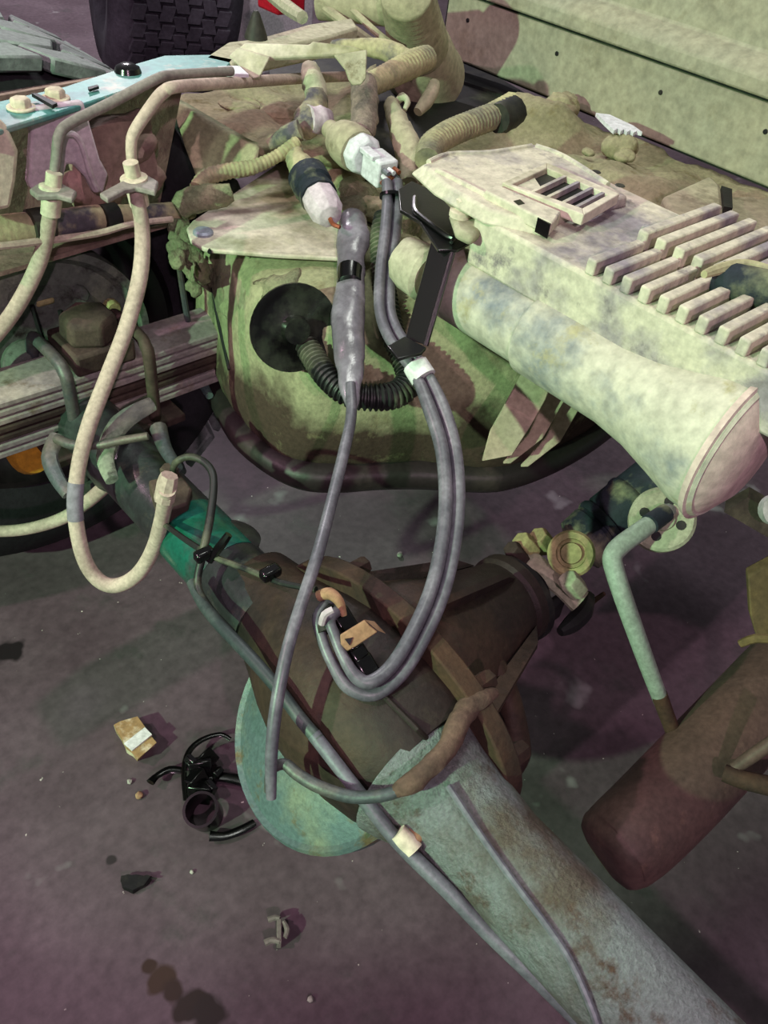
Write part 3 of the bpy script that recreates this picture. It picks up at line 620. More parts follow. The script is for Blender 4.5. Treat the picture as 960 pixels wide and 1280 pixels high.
# raised window frame with dark opening and struts
zf = zt+.012
outer = [(628, 228), (682, 203), (770, 238), (782, 246), (735, 265), (722, 270)]
inner = [(640, 230), (684, 210), (760, 243), (728, 260)]
fr_ = [(628, 228), (684, 203), (775, 242), (730, 268)]
Po, Pi = poly('z', zf, fr_), poly('z', zf, inner)
b = MB()
for i in range(4): b.prism([Po[i], Po[(i+1) % 4], Pi[(i+1) % 4], Pi[i]], Vector((0, 0, -.012)))
obj('window_frame', b, M['dust_white'], md, bevel=.001)
b = MB(); b.prism(poly('z', zt+.0055, inner), Vector((0, 0, -.004))); obj('window_opening', b, M['dark'], md)
for k in (.28, .5, .72, .9):
    a, c = Pi[0].lerp(Pi[3], k), Pi[1].lerp(Pi[2], k)
    b = MB(); n = (Pi[3]-Pi[0]).normalized()*.004; b.prism([a, c, c+n, a+n], Vector((0, 0, -.006))); obj('strut', b, M['module'], md)
b = MB(); b.prism(poly('z', zt+.0075, [(645, 228), (668, 222), (676, 234), (652, 242)]), Vector((0, 0, -.004))); obj('inner_block', b, M['module'], md)
# channel with open black end
P = [mp(560, 232, zf), mp(690, 278, zf)]
b = MB(); b.prism(poly('z', zf, [(606, 238), (622, 230), (702, 264), (690, 279)]), Vector((0, 0, -.014))); obj('channel', b, M['module'], md, bevel=.002)
b = MB(); b.prism(poly('z', zf-.001, [(672, 272), (682, 265), (696, 268), (688, 281)]), Vector((-.001, -.001, -.014))); obj('channel_mouth', b, M['black'], md)
b = MB(); b.prism(poly('z', zf+.0006, [(642, 251), (650, 249), (656, 254), (648, 256)]), Vector((0, 0, -.002))); obj('channel_slot', b, M['black'], md)
for u, v in ((745, 215), (775, 232)):
    b = MB(); b.lathe(mp(u, v, zt+.002), Vector((0, 0, 1)), [(.006, 0), (.005, .0008)], 12); obj('screw_hole', b, M['dark'], md)
# ribs: two rows running forward, one after the other along the module
ra, rb_, rc1, rd = mp(800, 303), mp(893, 268), mp(740, 333), mp(797, 306)
for k in range(10):
    y = ra.y-.0215*k
    b = MB(); b.box(Vector(((ra.x+rb_.x)/2, y, zt+.002)), rb_.x-ra.x, .0115, .020); obj('rib', b, M['module'], md, bevel=.002)
for k in range(12):
    y = rc1.y-.0205*k
    b = MB(); b.box(Vector(((rc1.x+rd.x)/2-.004, y, zt)), (rd.x-rc1.x)*.98, .0105, .016); obj('rib', b, M['module'], md, bevel=.002)
b = MB(); b.tube(([Vector((.797, yl-.12, zt-.004)), Vector((.797, .3, zt-.004)), Vector((.797, .0, zt-.004))], [.006]*3), 2, 8); obj('seam', b, M['module'], md)
# grey connector lump at the right edge
b = MB(); p = at(940, 358, z=.86); b.lathe(p, Vector((.3, -.9, .1)), [(.012, -.035), (.017, -.03), (.018, .03), (.014, .06)], 14); mc = obj('side_connector', b, M['shock'], md)
b = MB(); b.tube(tp('z', .87, .87, [(880, 343, 10), (905, 335, 16), (935, 332, 16), (975, 345, 18)]), 4, 8); obj('side_lever', b, M['harness'], md)
# bracket foot of the module with bolt
b = MB(); b.prism(poly('z', .83, [(562, 262), (592, 254), (608, 264), (606, 284), (590, 296), (570, 286)]), Vector((0, 0, -.012))); obj('mounting_foot', b, M['dust'], md, bevel=.005)
b = MB(); b.lathe(at(575, 270, z=.83), Vector((0, 0, 1)), [(.012, 0), (.012, .006), (.007, .008), (.007, .018), (.003, .02)], 14); obj('bolt', b, M['cream'], md)

# ------------------------------------------------------------------ BLACK BRACKET
bb = thing('black_bracket', 'glossy black L shaped steel bracket clamping the grey cables', 'bracket', at(530, 400, x=.6))
b = MB(); b.prism(poly('z', .805, [(498, 236), (515, 226), (545, 240), (572, 268), (594, 282), (592, 300), (572, 312), (548, 312), (524, 276), (500, 262)]), Vector((0, 0, -.004))); obj('top_plate', b, M['blackmetal'], bb, bevel=.001)
b = MB(); b.tube(tp('z', .808, .808, [(519, 247, 7), (519, 262, 7), (528, 272, 7), (560, 296, 7), (568, 296, 6), (564, 303, 5)]), 3, 8); obj('raised_edge', b, M['blackmetal'], bb)
lt = [at(540, 300, z=.803), at(566, 316, z=.803)]
lb = [at(507, 424, x=.595), at(532, 432, x=.595)]
b = MB(); b.prism([lt[0], lt[1], lb[1], lb[0]], Vector((.004, .004, .001))); obj('leg', b, M['blackmetal'], bb, bevel=.001)
b = MB(); b.tube(([lt[1], lb[1]], [.003, .003]), 1, 8); obj('leg_flange', b, M['blackmetal'], bb)
b = MB(); b.prism(poly('z', at(508, 434, dep=.905).z, [(484, 432), (506, 420), (533, 434), (527, 441), (498, 448)]), Vector((0, 0, -.004))); obj('clamp_tab', b, M['blackmetal'], bb, bevel=.001)

# ------------------------------------------------------------------ WHITE CONNECTOR + GREY CABLES
wc = thing('white_connector', 'white multi pin plug seated in a tan rubber boot', 'connector', at(465, 205, z=.74))
cp = at(478, 212, dep=1.10); cdv = (at(500, 232, dep=1.07)-at(450, 192, dep=1.12)).normalized()
sx, sy, sz = frame(cdv)
b = MB(); b.box(at(474, 210, dep=1.10), .040, .030, .034, (cdv, sx, sy)); wbody = obj('plug_body', b, M['white'], wc, bevel=.003)
b = MB(); b.lathe(at(452, 192, dep=1.115), cdv, [(.024, -.008), (.026, -.004), (.026, .008), (.022, .014)], 8); obj('plug_collar', b, M['white'], wc, bevel=.002)
b = MB(); b.box(at(463, 192, dep=1.085), .03, .014, .006, (cdv, sx, sy)); obj('locking_tab', b, M['white'], wc, bevel=.001)
fc = at(487, 221, dep=1.082)
for i in range(3):
    for j in range(3):
        p = fc+sx*((i-1)*.008)+sy*((j-1)*.008); b = MB(); b.lathe(p, cdv, [(.003, -.004), (.003, .008)], 8); obj('wire', b, M[('copper', 'cable', 'wire_b', 'white')[(i*3+j) % 4]], wbody)
b = MB(); b.lathe(at(448, 190, dep=1.12), -cdv, [(.027, 0), (.029, .01), (.028, .03), (.024, .045), (.014, .06), (.012, .075)], 22); obj('rubber_boot', b, M['tan'], wc, label='tan rubber boot')
gc = thing('grey_cables', 'pair of grey cables looping from white plug to the differential', 'cable', at(540, 700, dep=.85))
path = [(490, 228, 1.075), (491, 248, 1.06), (488, 290, 1.03), (482, 340, 1.0), (481, 385, .97), (490, 415, .945), (507, 440, .93), (525, 465, .92), (545, 510, .90), (560, 560, .885), (565, 620, .865), (560, 680, .845), (546, 740, .825), (522, 795, .80), (495, 838, .785), (465, 860, .775), (440, 852, .775), (422, 825, .775), (410, 795, .78), (405, 772, .785), (420, 755, .80)]
for sgn in (-1, 1):
    pp = []
    for i, (u, v, d) in enumerate(path):
        a, c = path[max(i-1, 0)], path[min(i+1, len(path)-1)]
        tx, ty = c[0]-a[0], c[1]-a[1]; l = math.hypot(tx, ty); nx_, ny_ = -ty/l, tx/l
        k = 6.5 if i < 8 else 8
        pp.append((u+sgn*nx_*k, v+sgn*ny_*k, (14 if i < 8 else 18) if i < 17 else 14, d-sgn*.004))
    b = MB(); b.tube(tp('dep', 0, 0, pp), 6, 12); obj('cable', b, M['cable'], gc)
def band(par, name, mt, pts, flat=None, n=14):
    b = MB(); b.tube(tp('dep', 0, 0, pts), 2, n); return obj(name, b, mt, par)
band(gc, 'tape_band', M['tape'], [(519, 456, 33, .922), (524, 464, 34, .92), (530, 473, 34, .918)])
band(gc, 'zip_tie', M['black'], [(489, 243, 30, 1.06), (489, 247, 30, 1.06)])
b = MB(); b.box(at(507, 244, dep=1.05), .014, .01, .012); obj('zip_tie_head', b, M['black'], gc, bevel=.002)
band(gc, 'entry_seal', M['dark'], [(409, 790, 26, .785), (406, 775, 25, .79), (412, 762, 22, .80)])

# black wire in grey shrink sleeve
bw = thing('sleeved_wire', 'black wire in loose shiny grey sleeve hanging beside the grommet', 'wire', at(400, 700, dep=.9))
b = MB(); b.tube(tp('dep', 0, 0, [(438, 266, 16, 1.13), (440, 275, 36, 1.12), (441, 295, 43, 1.1), (438, 325, 37, 1.08), (438, 345, 33, 1.06), (437, 360, 38, 1.05), (436, 400, 43, 1.03), (436, 440, 40, 1.01), (438, 460, 32, 1.0), (438, 480, 26, .99), (439, 515, 14, .975)]), 6, 16, flat=(Vector((-.5, -.5, .7)).normalized(), .55)); obj('sleeve', b.rough(.0035, 26, 0, 4), M['sheath'], bw)
band(bw, 'tape_band', M['black'], [(438, 335, 31, 1.06), (437, 345, 31, 1.055), (437, 354, 31, 1.05)])
b = MB(); b.tube(tp('dep', 0, 0, [(438, 480, 14, .985), (439, 520, 14, .965), (430, 565, 15, .93), (415, 625, 15, .88), (398, 690, 16, .82), (380, 745, 16, .785), (364, 795, 16, .765), (352, 845, 17, .755), (343, 900, 17, .755), (339, 950, 16, .76), (339, 998, 13, .765)]), 6, 12); obj('wire', b, M['cable'], bw)

# corrugated hose with black grommet
cg = thing('corrugated_hose', 'black corrugated hose curving from round grommet under the bracket', 'hose', at(440, 490, dep=1.05))
g0 = on(TB, 368, 411, .034)
gd = ((CAM-g0).normalized()*.85+Vector((L.x, T.x, U.x))*.34+Vector((L.y, T.y, U.y))*.30).normalized()
b = MB(); b.lathe(g0, gd, [(.050, -.012), (.055, -.004), (.055, .0), (.040, -.004), (.018, .002), (.016, .012)], 36); obj('grommet', b, M['grommet'], cg, label='glossy black round grommet')
b = MB(); b.conduit(tp('dep', 0, 0, [(374, 418, 32, 1.06), (388, 440, 32, 1.05), (408, 470, 33, 1.03), (435, 492, 34, 1.02), (468, 497, 35, 1.02), (497, 492, 36, 1.03), (512, 474, 36, 1.04), (505, 448, 34, 1.05), (492, 420, 32, 1.06), (484, 385, 31, 1.07), (479, 345, 30, 1.08), (477, 300, 30, 1.09), (482, 270, 30, 1.1)]), .0062, .2, 14); obj('hose', b, M['conduit'], cg, label='ribbed hose with dusty green grooves')
band(cg, 'neck_tie', M['conduit'], [(376, 420, 31, 1.06), (379, 426, 31, 1.057)])

# ------------------------------------------------------------------ DUSTY WIRING HARNESSES
hz = .80
def harness(name, label, cat, parts):
    t = thing(name, label, cat, parts[0][2][0][0][0], 'dusty wiring harness branches' if cat == 'harness' else None)
    for (pn, mt, PR, kind, k) in [(a, m_, pr[0], pr[1], pr[2]) for a, m_, pr in parts]:
        b = MB()
        if kind == 'c': b.conduit(PR, k, .08)
        else: b.tube(PR, 5, 12)
        obj(pn, b.rough(.0025, 60, 0, 3) if kind != 'c' else b, M[mt], t, ang=60)
    return t
W = lambda v0, v1, pts, kind='t', k=.006: (tp('dep', v0, v1, pts), kind, k)
t = harness('wiring_harness', 'dusty harness branch with rounded end cap above the steel plate', 'harness', [
    ('end_cap', 'dust', W(1.22, 1.2, [(384, 82, 14), (388, 90, 26), (393, 108, 30), (396, 124, 28)])),
    ('sleeve', 'harness', W(1.2, 1.17, [(395, 120, 28), (394, 135, 30), (388, 150, 42), (378, 162, 26)])),
    ('branch', 'harness', W(1.17, 1.13, [(368, 160, 16), (366, 180, 22), (368, 196, 26), (376, 208, 34), (384, 219, 40)])),
    ('side_flap', 'bracket', W(1.17, 1.19, [(385, 150, 36), (400, 150, 34), (412, 145, 16)]))])
c1 = at(384, 220, dep=1.125); c2 = at(414, 274, dep=1.08); k1 = (c2-c1).length
b = MB(); b.lathe(c1, c2-c1, [(.020, -.004), (.0265, 0), (.0265, k1*.25), (.023, k1*.28), (.023, k1*.4), (.025, k1*.42), (.025, k1*.5)], 18); obj('plug_ring', b, M['shock'], t, label='dark grey plug ring')
b = MB(); b.lathe(c1, c2-c1, [(.022, k1*.48), (.0235, k1*.52), (.022, k1*.82), (.016, k1*.95), (.006, k1)], 9); obj('plug', b, M['bracket'], t, bevel=.001, label='faceted lilac grey plug')
b = MB(); b.tube(tp('dep', 1.08, 1.07, [(412, 272, 6), (416, 280, 6), (425, 284, 5)]), 3, 6); obj('bare_wire', b, M['copper'], t)
t = harness('wiring_harness', 'thick tan corrugated trunk of the harness below the ribbed cone', 'harness', [
    ('sleeve', 'sleeve', W(1.2, 1.14, [(455, 104, 32), (456, 125, 35), (455, 150, 34), (452, 172, 30)])),
    ('trunk', 'conduit_dusty', W(1.2, 1.3, [(458, 108, 28), (475, 100, 30), (495, 90, 32), (515, 80, 34), (535, 72, 30)], 'c', .008)),
    ('side_branch', 'harness', W(1.28, 1.3, [(510, 78, 30), (490, 66, 26), (470, 60, 22), (440, 58, 18), (415, 56, 12)]))])
t = harness('wiring_harness', 'thin dusty harness lying along the left edge of the steel plate', 'harness', [
    ('tube', 'conduit_dusty', W(1.1, 1.15, [(246, 236, 20), (258, 222, 22), (285, 214, 20), (318, 208, 18), (345, 196, 16), (372, 178, 18)], 'c', .006)),
    ('end_sleeve', 'fuzz', W(1.1, 1.1, [(222, 262, 26), (240, 250, 34), (268, 246, 30), (290, 240, 22)])),
    ('branch', 'harness', W(1.16, 1.15, [(335, 182, 12), (355, 170, 22), (375, 162, 24)]))])
t = harness('wiring_harness', 'pale frayed harness flap between the white plug and curved conduit', 'harness', [
    ('wrap', 'tan', W(1.22, 1.12, [(488, 128, 16), (494, 145, 24), (502, 165, 32), (512, 190, 36), (516, 215, 34), (512, 232, 24)])),
    ('loop', 'dust', W(1.22, 1.2, [(492, 132, 8), (502, 122, 8), (510, 126, 8), (506, 138, 7)]))])
t = harness('curved_conduit', 'short corrugated conduit arching over the mud beside the module head', 'conduit', [
    ('conduit', 'conduit_dusty', W(1.1, 1.22, [(534, 200, 32), (540, 182, 34), (560, 168, 34), (585, 157, 33), (612, 147, 33), (640, 136, 40)], 'c', .007)),
    ('dark_cuff', 'dark', W(1.19, 1.215, [(622, 148, 36), (632, 144, 38), (642, 138, 38)]))])
cn = thing('ribbed_cone', 'big dusty ribbed cone standing against the cab wall', 'duct', at(520, 60, z=.7))
c0, c1 = at(508, -10, z=.90), at(532, 96, z=.72)
Lc = (c1-c0).length; pr = []
for i in range(29): pr.append((.040+.012*i/28+(.0025 if i % 2 else 0), Lc*.6*i/28))
b = MB(); b.lathe(c0, c1-c0, pr, 36); obj('ribbed_boot', b, M['tan'], cn, ang=80)
b = MB(); b.lathe(c0, c1-c0, [(.05, Lc*.6), (.058, Lc*.64), (.068, Lc*.9), (.075, Lc)], 36); obj('skirt', b, M['tan'], cn)
b = MB(); b.lathe(at(470, 5, z=.86), Vector((.5, -.8, .1)), [(.03, -.1), (.032, 0), (.034, .04), (.02, .07)], 20); obj('side_neck', b, M['tan'], cn)
for lab, pts in (('thin tan pipe rising left of the ribbed cone', [(400, 5, 12), (430, 28, 12), (460, 50, 12), (478, 62, 10)]), ('upper thin tan pipe near the top edge', [(415, -10, 8), (440, 12, 8), (470, 40, 9), (490, 55, 8)])):
    t = thing('thin_pipe', lab, 'pipe', at(pts[1][0], pts[1][1], dep=1.45)); b = MB(); b.tube(tp('dep', 1.45, 1.4, pts), 4, 8); obj('pipe', b, M['tan'], t)
t = thing('small_elbow', 'small dusty elbow hose in the dark gap beside the mud', 'hose', at(535, 125, dep=1.3))
b = MB(); b.tube(tp('dep', 1.3, 1.28, [(543, 104, 14), (540, 115, 18), (532, 128, 18), (522, 140, 12)]), 4, 10); obj('hose', b, M['tan'], t)
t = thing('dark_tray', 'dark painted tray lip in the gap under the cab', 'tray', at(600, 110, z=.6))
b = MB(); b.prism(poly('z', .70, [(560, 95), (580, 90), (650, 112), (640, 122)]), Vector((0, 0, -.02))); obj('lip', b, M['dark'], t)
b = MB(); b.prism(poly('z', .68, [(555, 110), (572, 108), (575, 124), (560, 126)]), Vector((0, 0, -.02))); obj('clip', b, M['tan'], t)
t = thing('gap_blackout', 'dark sheet added to blacken the gap below the harness', 'panel', at(520, 130, z=.69))  # added sheet, stands in for the darkness of the gap
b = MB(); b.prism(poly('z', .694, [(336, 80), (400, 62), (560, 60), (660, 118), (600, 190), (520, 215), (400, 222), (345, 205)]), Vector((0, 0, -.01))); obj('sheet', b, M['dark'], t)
# clutter between plate and bracket
t = thing('mud_cake', 'loose green mud caked below the white plug', 'mud', at(440, 250, z=.68))
for i, (u, v, s) in enumerate(((430, 225, .03), (450, 245, .035), (470, 262, .03), (500, 285, .03), (505, 310, .025), (440, 262, .022))): lump(t, 'clod', M['fuzz'] if i % 2 else M['mud'], u, v, s, z=.70, sc=(1, 1, .6), seed=i+40)

# ------------------------------------------------------------------ SHOCK ABSORBER and its mount
sh = thing('shock_absorber', 'dark navy shock absorber with dusty bands behind the bushing', 'shock absorber', at(715, 690, z=.40))
s0, s1 = at(722, 684, z=.44), at(838, 592, z=.52)
sd = (s1-s0).normalized(); sl = (s1-s0).length
b = MB(); b.lathe(s0, sd, [(.03, .0), (.038, .004), (.040, .03), (.037, .034), (.037, .05), (.040, .054), (.040, sl*2.2), (.03, sl*2.21)], 36); obj('body', b, M['shock'], sh)
for f in (.036, .085): 
    b = MB(); b.lathe(s0, sd, [(.0405, f), (.0425, f+.003), (.0425, f+.009), (.0405, f+.012)], 36); obj('band', b, M['shock'], sh)
td = (Vector((0, 0, H))-s0).normalized(); e0 = at(714, 692, dep=1.005)
ed = Vector((-.62, -.3, .7)).normalized()
b = MB(); b.lathe(e0, ed, [(.026, -.02), (.028, 0), (.025, .004), (.018, .004), (.017, .0005), (.013, .002), (.012, .007), (.0, .008)], 24); obj('lower_eye', b, M['brasslike'], sh)
sm = thing('shock_mount', 'dusty shock mount arm with bolts on the pinion side', 'bracket', at(690, 720, z=.44))
b = MB(); b.tube(tp('z', .48, .46, [(652, 692, 26), (675, 710, 28), (705, 735, 28), (725, 752, 34)]), 3, 10, flat=(Vector((-.3, -.2, .9)).normalized(), .5)); obj('arm', b, M['bush'], sm)
for (u, v, r, m_) in ((664, 690, .014, 'brasslike'), (684, 684, .014, 'brasslike'), (722, 738, .014, 'bush'), (652, 700, .012, 'brownsteel')):
    b = MB(); b.hexa(at(u, v, z=.475), Vector((-.5, .3, .7)), r, .03); obj('bolt', b, M[m_], sm, bevel=.001)
b = MB(); b.tube(tp('z', .44, .44, [(735, 745, 18), (728, 765, 26), (715, 780, 24), (700, 790, 12)]), 3, 8); obj('rubber_pad', b, M['dark'], sm)
b = MB(); b.tube(tp('z', .43, .43, [(755, 742, 6), (735, 758, 8), (728, 778, 8), (712, 788, 8)]), 3, 8); obj('clamp_edge', b, M['rust'], sm)

# ------------------------------------------------------------------ STABILISER LINK
bs = thing('rubber_hanger', 'round dusty rubber bushing with openings under the flared tube', 'bushing', at(830, 650, z=.55))
dc = at(828, 649, dep=.98); dn = (Vector((-.55, -.25, .62))).normalized(); da, dbv, _ = frame(dn)
bmain = MB(); bmain.lathe(dc, dn, [(.033, -.03), (.037, -.026), (.0375, 0), (.034, .004), (.028, .005), (.014, .003), (.013, .008), (.0, .008)], 36); obj('ring', bmain, M['bush'], bs)
for k in range(4):
    a = k*PI/2; d = da*math.cos(a)+dbv*math.sin(a)
    b = MB(); b.lathe(dc+d*.0215+dn*.003, dn, [(.0062, 0), (.0055, .0022)], 10); obj('hole', b, M['dark'], bs)
sr = thing('bent_rod', 'bent pale green rod from the rubber bushing down to the tailpipe', 'rod', at(790, 760, dep=.95))
b = MB(); b.tube(tp('dep', 0, 0, [(838, 636, 20, .985), (826, 645, 22, .97), (800, 664, 24, .955), (776, 682, 25, .945), (766, 695, 25, .94), (768, 712, 25, .94), (782, 755, 24, .94), (806, 822, 22, .97), (824, 870, 20, .995), (840, 912, 18, 1.02), (850, 935, 17, 1.03)]), 6, 14); obj('rod', b, M['rod'], sr)
band(sr, 'rust_end', M['rust'], [(824, 868, 20.8, .993), (832, 890, 19.8, 1.004), (841, 914, 18.8, 1.018)])
band(sr, 'rubber_sleeve', M['shock'], [(812, 655, 26, .958), (822, 648, 25, .965), (832, 641, 24, .972)])

# ------------------------------------------------------------------ TAILPIPE
tl = thing('tailpipe', 'rusty brown tailpipe with bent tip at the lower right', 'tailpipe', at(800, 1050, z=.28))
P = [at(770, 1062, z=.33), at(790, 1045, z=.335), at(850, 985, z=.34), at(930, 900, z=.345), at(1020, 800, z=.35), at(1100, 700, z=.35)]
td_ = (P[1]-P[3]).normalized()
Pp, Rr = catmull(P, [.046, .05, .053, .055, .056, .056], 6)
b = MB(); n = 36; rings = []
for i, p in enumerate(Pp):
    t_ = (Pp[min(i+1, len(Pp)-1)]-Pp[max(i-1, 0)]).normalized(); a, c, _ = frame(t_)
    row = []
    for k in range(n):
        an = 2*PI*k/n; r = Rr[i]
        if i < 8: r *= 1-.09*(1-i/8)*math.cos(3*an+.6)
        row.append(p+(a*math.cos(an)+c*math.sin(an))*r)
    rings.append(row)
t0 = (Pp[0]-Pp[1]).normalized(); c0 = Pp[0]
pre = [[c0+(p-c0)*s+t0*d for p in rings[0]] for s, d in ((.3, .016), (.65, .016), (.86, .012), (.96, .005))]
b.loft(pre+rings); obj('pipe', b, M['tail'], tl)
b = MB(); b.tube(tp('dep', .93, .90, [(905, 966, 22), (930, 975, 24), (960, 982, 25), (1010, 996, 26)]), 3, 10); obj('hanger_rod', b, M['rust'], tl)
b = MB(); b.tube(tp('dep', .93, .90, [(918, 960, 16), (940, 945, 18), (965, 928, 18), (1000, 905, 18)]), 3, 10); obj('hanger_rod', b, M['tail'], tl)
b = MB(); b.tube(tp('dep', 0, 0, [(925, 805, 10, .95), (945, 798, 12, .94), (975, 800, 12, .93)]), 3, 8); obj('clamp_strap', b, M['gold'], tl)
gb = thing('olive_bracket', 'olive coloured hanging bracket at the right edge above the tailpipe', 'bracket', at(950, 740, z=.45))
b = MB(); b.prism([at(u, v, dep=1.02) for u, v in ((935, 720), (990, 690), (1000, 800), (945, 795), (938, 770))], Vector((.01, .01, 0))); obj('plate', b, M['gold'], gb, bevel=.002)
b = MB(); b.lathe(at(965, 637, dep=1.0), Vector((-.5, -.5, .6)), [(.012, 0), (.018, .002), (.02, .02), (.012, .022)], 20); rp = obj('pipe_end', b, M['bracket'], gb)
b = MB(); b.prism([at(u, v, dep=1.02) for u, v in ((905, 640), (935, 622), (1000, 660), (1000, 690), (960, 672))], Vector((.02, .01, 0))); obj('tab', b, M['brownsteel'], gb)
# ------------------------------------------------------------------ LINES AND HOSES ON THE AXLE
t = thing('axle_brake_pipe', 'long blue grey brake pipe along the near side of the axle', 'brake pipe', at(500, 1050, dep=.78))
b = MB(); b.tube(tp('dep', 0, 0, [(240, 728, 14, .93), (252, 752, 15, .91), (272, 778, 16, .88), (310, 818, 17, .84), (345, 858, 17, .81), (375, 898, 17, .79), (398, 925, 17, .78)]), 5, 12); obj('upper_hose', b, M['darkhose'], t)
b = MB(); b.tube(tp('dep', 0, 0, [(392, 918, 18, .782), (440, 980, 18, .77), (487, 1040, 19, .765), (515, 1070, 20, .76), (560, 1114, 20, .755), (610, 1165, 21, .75), (670, 1222, 22, .745), (740, 1290, 24, .74), (790, 1340, 24, .74)]), 5, 12); obj('pipe', b, M['wire_b'], t)
band(t, 'clamp', M['cream'], [(497, 1040, 24, .763), (508, 1052, 27, .762), (518, 1064, 25, .76)])
b = MB(); b.box(at(517, 1046, dep=.77), .018, .018, .02); obj('clamp_foot', b, M['clip'], t, bevel=.004)
t = thing('thin_axle_line', 'thin bright line running over the silver axle tube', 'line', at(640, 1110, dep=.75))
ln = [on(RT, u, v, .005) for u, v in ((560, 982), (585, 1020), (612, 1060), (648, 1110), (684, 1158), (712, 1200), (735, 1250), (750, 1290))]
b = MB(); b.tube((ln, [.0032]*8), 5, 8); obj('line', b, M['wire_b'], t)
t = thing('lower_axle_pipe', 'green tube running below the silver axle to the lower corner', 'pipe', at(600, 1170, dep=.8))
b = MB(); b.tube(tp('dep', 0, 0, [(385, 895, 14, .83), (450, 945, 22, .80), (505, 1010, 26, .79), (560, 1080, 28, .785), (620, 1150, 28, .78), (700, 1225, 30, .775), (780, 1300, 30, .775)]), 5, 12); obj('tube', b, M['cover'], t)
t = thing('taped_hose', 'grey hose wrapped in frayed brown tape crossing the axle', 'hose', at(520, 975, dep=.75))
b = MB(); b.tube(tp('dep', 0, 0, [(335, 990, 9, .78), (338, 965, 12, .775), (355, 955, 15, .77), (372, 968, 16, .765), (400, 984, 17, .755), (440, 996, 17, .75), (480, 994, 17, .745), (510, 984, 17, .745)]), 5, 10); obj('hose', b, M['ubolt'], t)
b = MB(); b.tube(tp('dep', 0, 0, [(495, 990, 16, .745), (520, 974, 26, .745), (548, 948, 26, .755), (568, 915, 26, .77), (585, 885, 30, .79), (605, 872, 22, .80), (618, 866, 12, .81)]), 5, 12); obj('tape_wrap', b.rough(.003, 50, 0, 2), M['orange'], t)
t = thing('black_loop_hose', 'thin black hose looping over the left axle tube', 'hose', at(262, 620, dep=.95))
b = MB(); b.tube(tp('dep', 0, 0, [(215, 595, 8, 1.0), (220, 578, 9, .98), (238, 571, 9, .97), (258, 580, 10, .96), (267, 600, 10, .95), (263, 645, 11, .935), (254, 690, 11, .92), (247, 730, 10, .92), (262, 760, 10, .90), (290, 790, 9, .87)]), 6, 10); obj('hose', b, M['conduit'], t)
b = MB(); b.box(at(255, 693, dep=.91), .022, .012, .012); obj('clip', b, M['black'], t, bevel=.003)
t = thing('black_cross_wire', 'thin black wire crossing from axle clip to the differential', 'wire', at(320, 710, dep=.9))
b = MB(); b.tube(tp('dep', 0, 0, [(205, 655, 7, .98), (240, 680, 8, .94), (270, 697, 8, .915), (310, 712, 8, .89), (350, 728, 8, .86), (395, 737, 8, .83)]), 4, 8); obj('wire', b, M['conduit'], t)
b = MB(); b.box(at(338, 716, dep=.865), .022, .013, .012); obj('clip', b, M['black'], t, bevel=.003)
b = MB(); b.tube(tp('dep', 0, 0, [(262, 700, 12, .92), (276, 682, 12, .905), (286, 668, 10, .90)]), 3, 8); obj('strap_tail', b, M['black'], t)
t = thing('blue_hose_stub', 'short blue grey hose on top of the spring clamp', 'hose', at(140, 555, dep=1.05))
b = MB(); b.tube(tp('dep', 0, 0, [(70, 548, 12, 1.05), (90, 556, 13, 1.04), (120, 557, 10, 1.03), (150, 551, 11, 1.03), (185, 545, 10, 1.03)]), 4, 10); obj('hose', b, M['ubolt'], t)
t = thing('spring_shackle', 'grey curved shackle strap hanging below the leaf spring', 'shackle', at(75, 570, dep=1.05))
b = MB(); b.tube(tp('dep', 0, 0, [(72, 545, 22, 1.06), (62, 570, 22, 1.05), (70, 595, 20, 1.04), (85, 618, 16, 1.03)]), 4, 10, flat=(Vector((-.5, -.4, .7)).normalized(), .4)); obj('strap', b, M['ubolt'], t)
t = thing('spring_perch', 'dusty green spring saddle on the left axle tube', 'saddle', at(160, 560, dep=1.08))
b = MB(); b.tube(tp('dep', 0, 0, [(140, 600, 18, 1.02), (132, 570, 24, 1.04), (150, 530, 28, 1.07), (190, 505, 20, 1.09)]), 4, 10, flat=(Vector((-.5, -.4, .7)).normalized(), .5)); obj('left_wall', b, M['backing'], t)
b = MB(); b.tube(tp('dep', 0, 0, [(198, 535, 22, 1.07), (206, 560, 18, 1.05), (222, 585, 14, 1.02)]), 4, 10); obj('right_wall', b, M['ubolt'], t)
# things on top of the housing
t = thing('rusty_clip', 'folded rusty tan sheet metal clip on the differential', 'clip', at(450, 795, dep=.77))
b = MB(); P = [at(u, v, dep=.765) for u, v in ((425, 794), (456, 775), (462, 782), (472, 790), (445, 808), (434, 814), (426, 806))]
b.prism(P, Vector((.003, .003, -.004))); obj('plate', b, M['clip'], t, bevel=.001)
b = MB(); b.prism([at(u, v, dep=.7635) for u, v in ((431, 799), (441, 797), (437, 807))], Vector((.001, .001, -.001))); obj('triangular_hole', b, M['black'], t)
b = MB(); b.prism([at(456, 775, dep=.765), at(472, 788, dep=.768), at(482, 792, dep=.79), at(468, 777, dep=.785)], Vector((.002, .002, -.003))); obj('bent_ear', b, M['clip'], t)
t = thing('speed_sensor_plug', 'small black plug with hoses on top of the differential', 'connector', at(425, 790, dep=.8))
b = MB(); b.box(at(430, 780, dep=.80), .03, .016, .02, frame((at(460, 835, dep=.8)-at(415, 760, dep=.8)))[::-1]); obj('body', b, M['black'], t, bevel=.003)
for (u, v, s) in ((447, 820, .02), (455, 834, .022), (442, 808, .016)):
    b = MB(); b.box(at(u, v, dep=.785), s, s*.8, s*.9, frame((at(460, 835, dep=.8)-at(415, 760, dep=.8)))[::-1]); obj('latch', b, M['black'], t, bevel=.003)
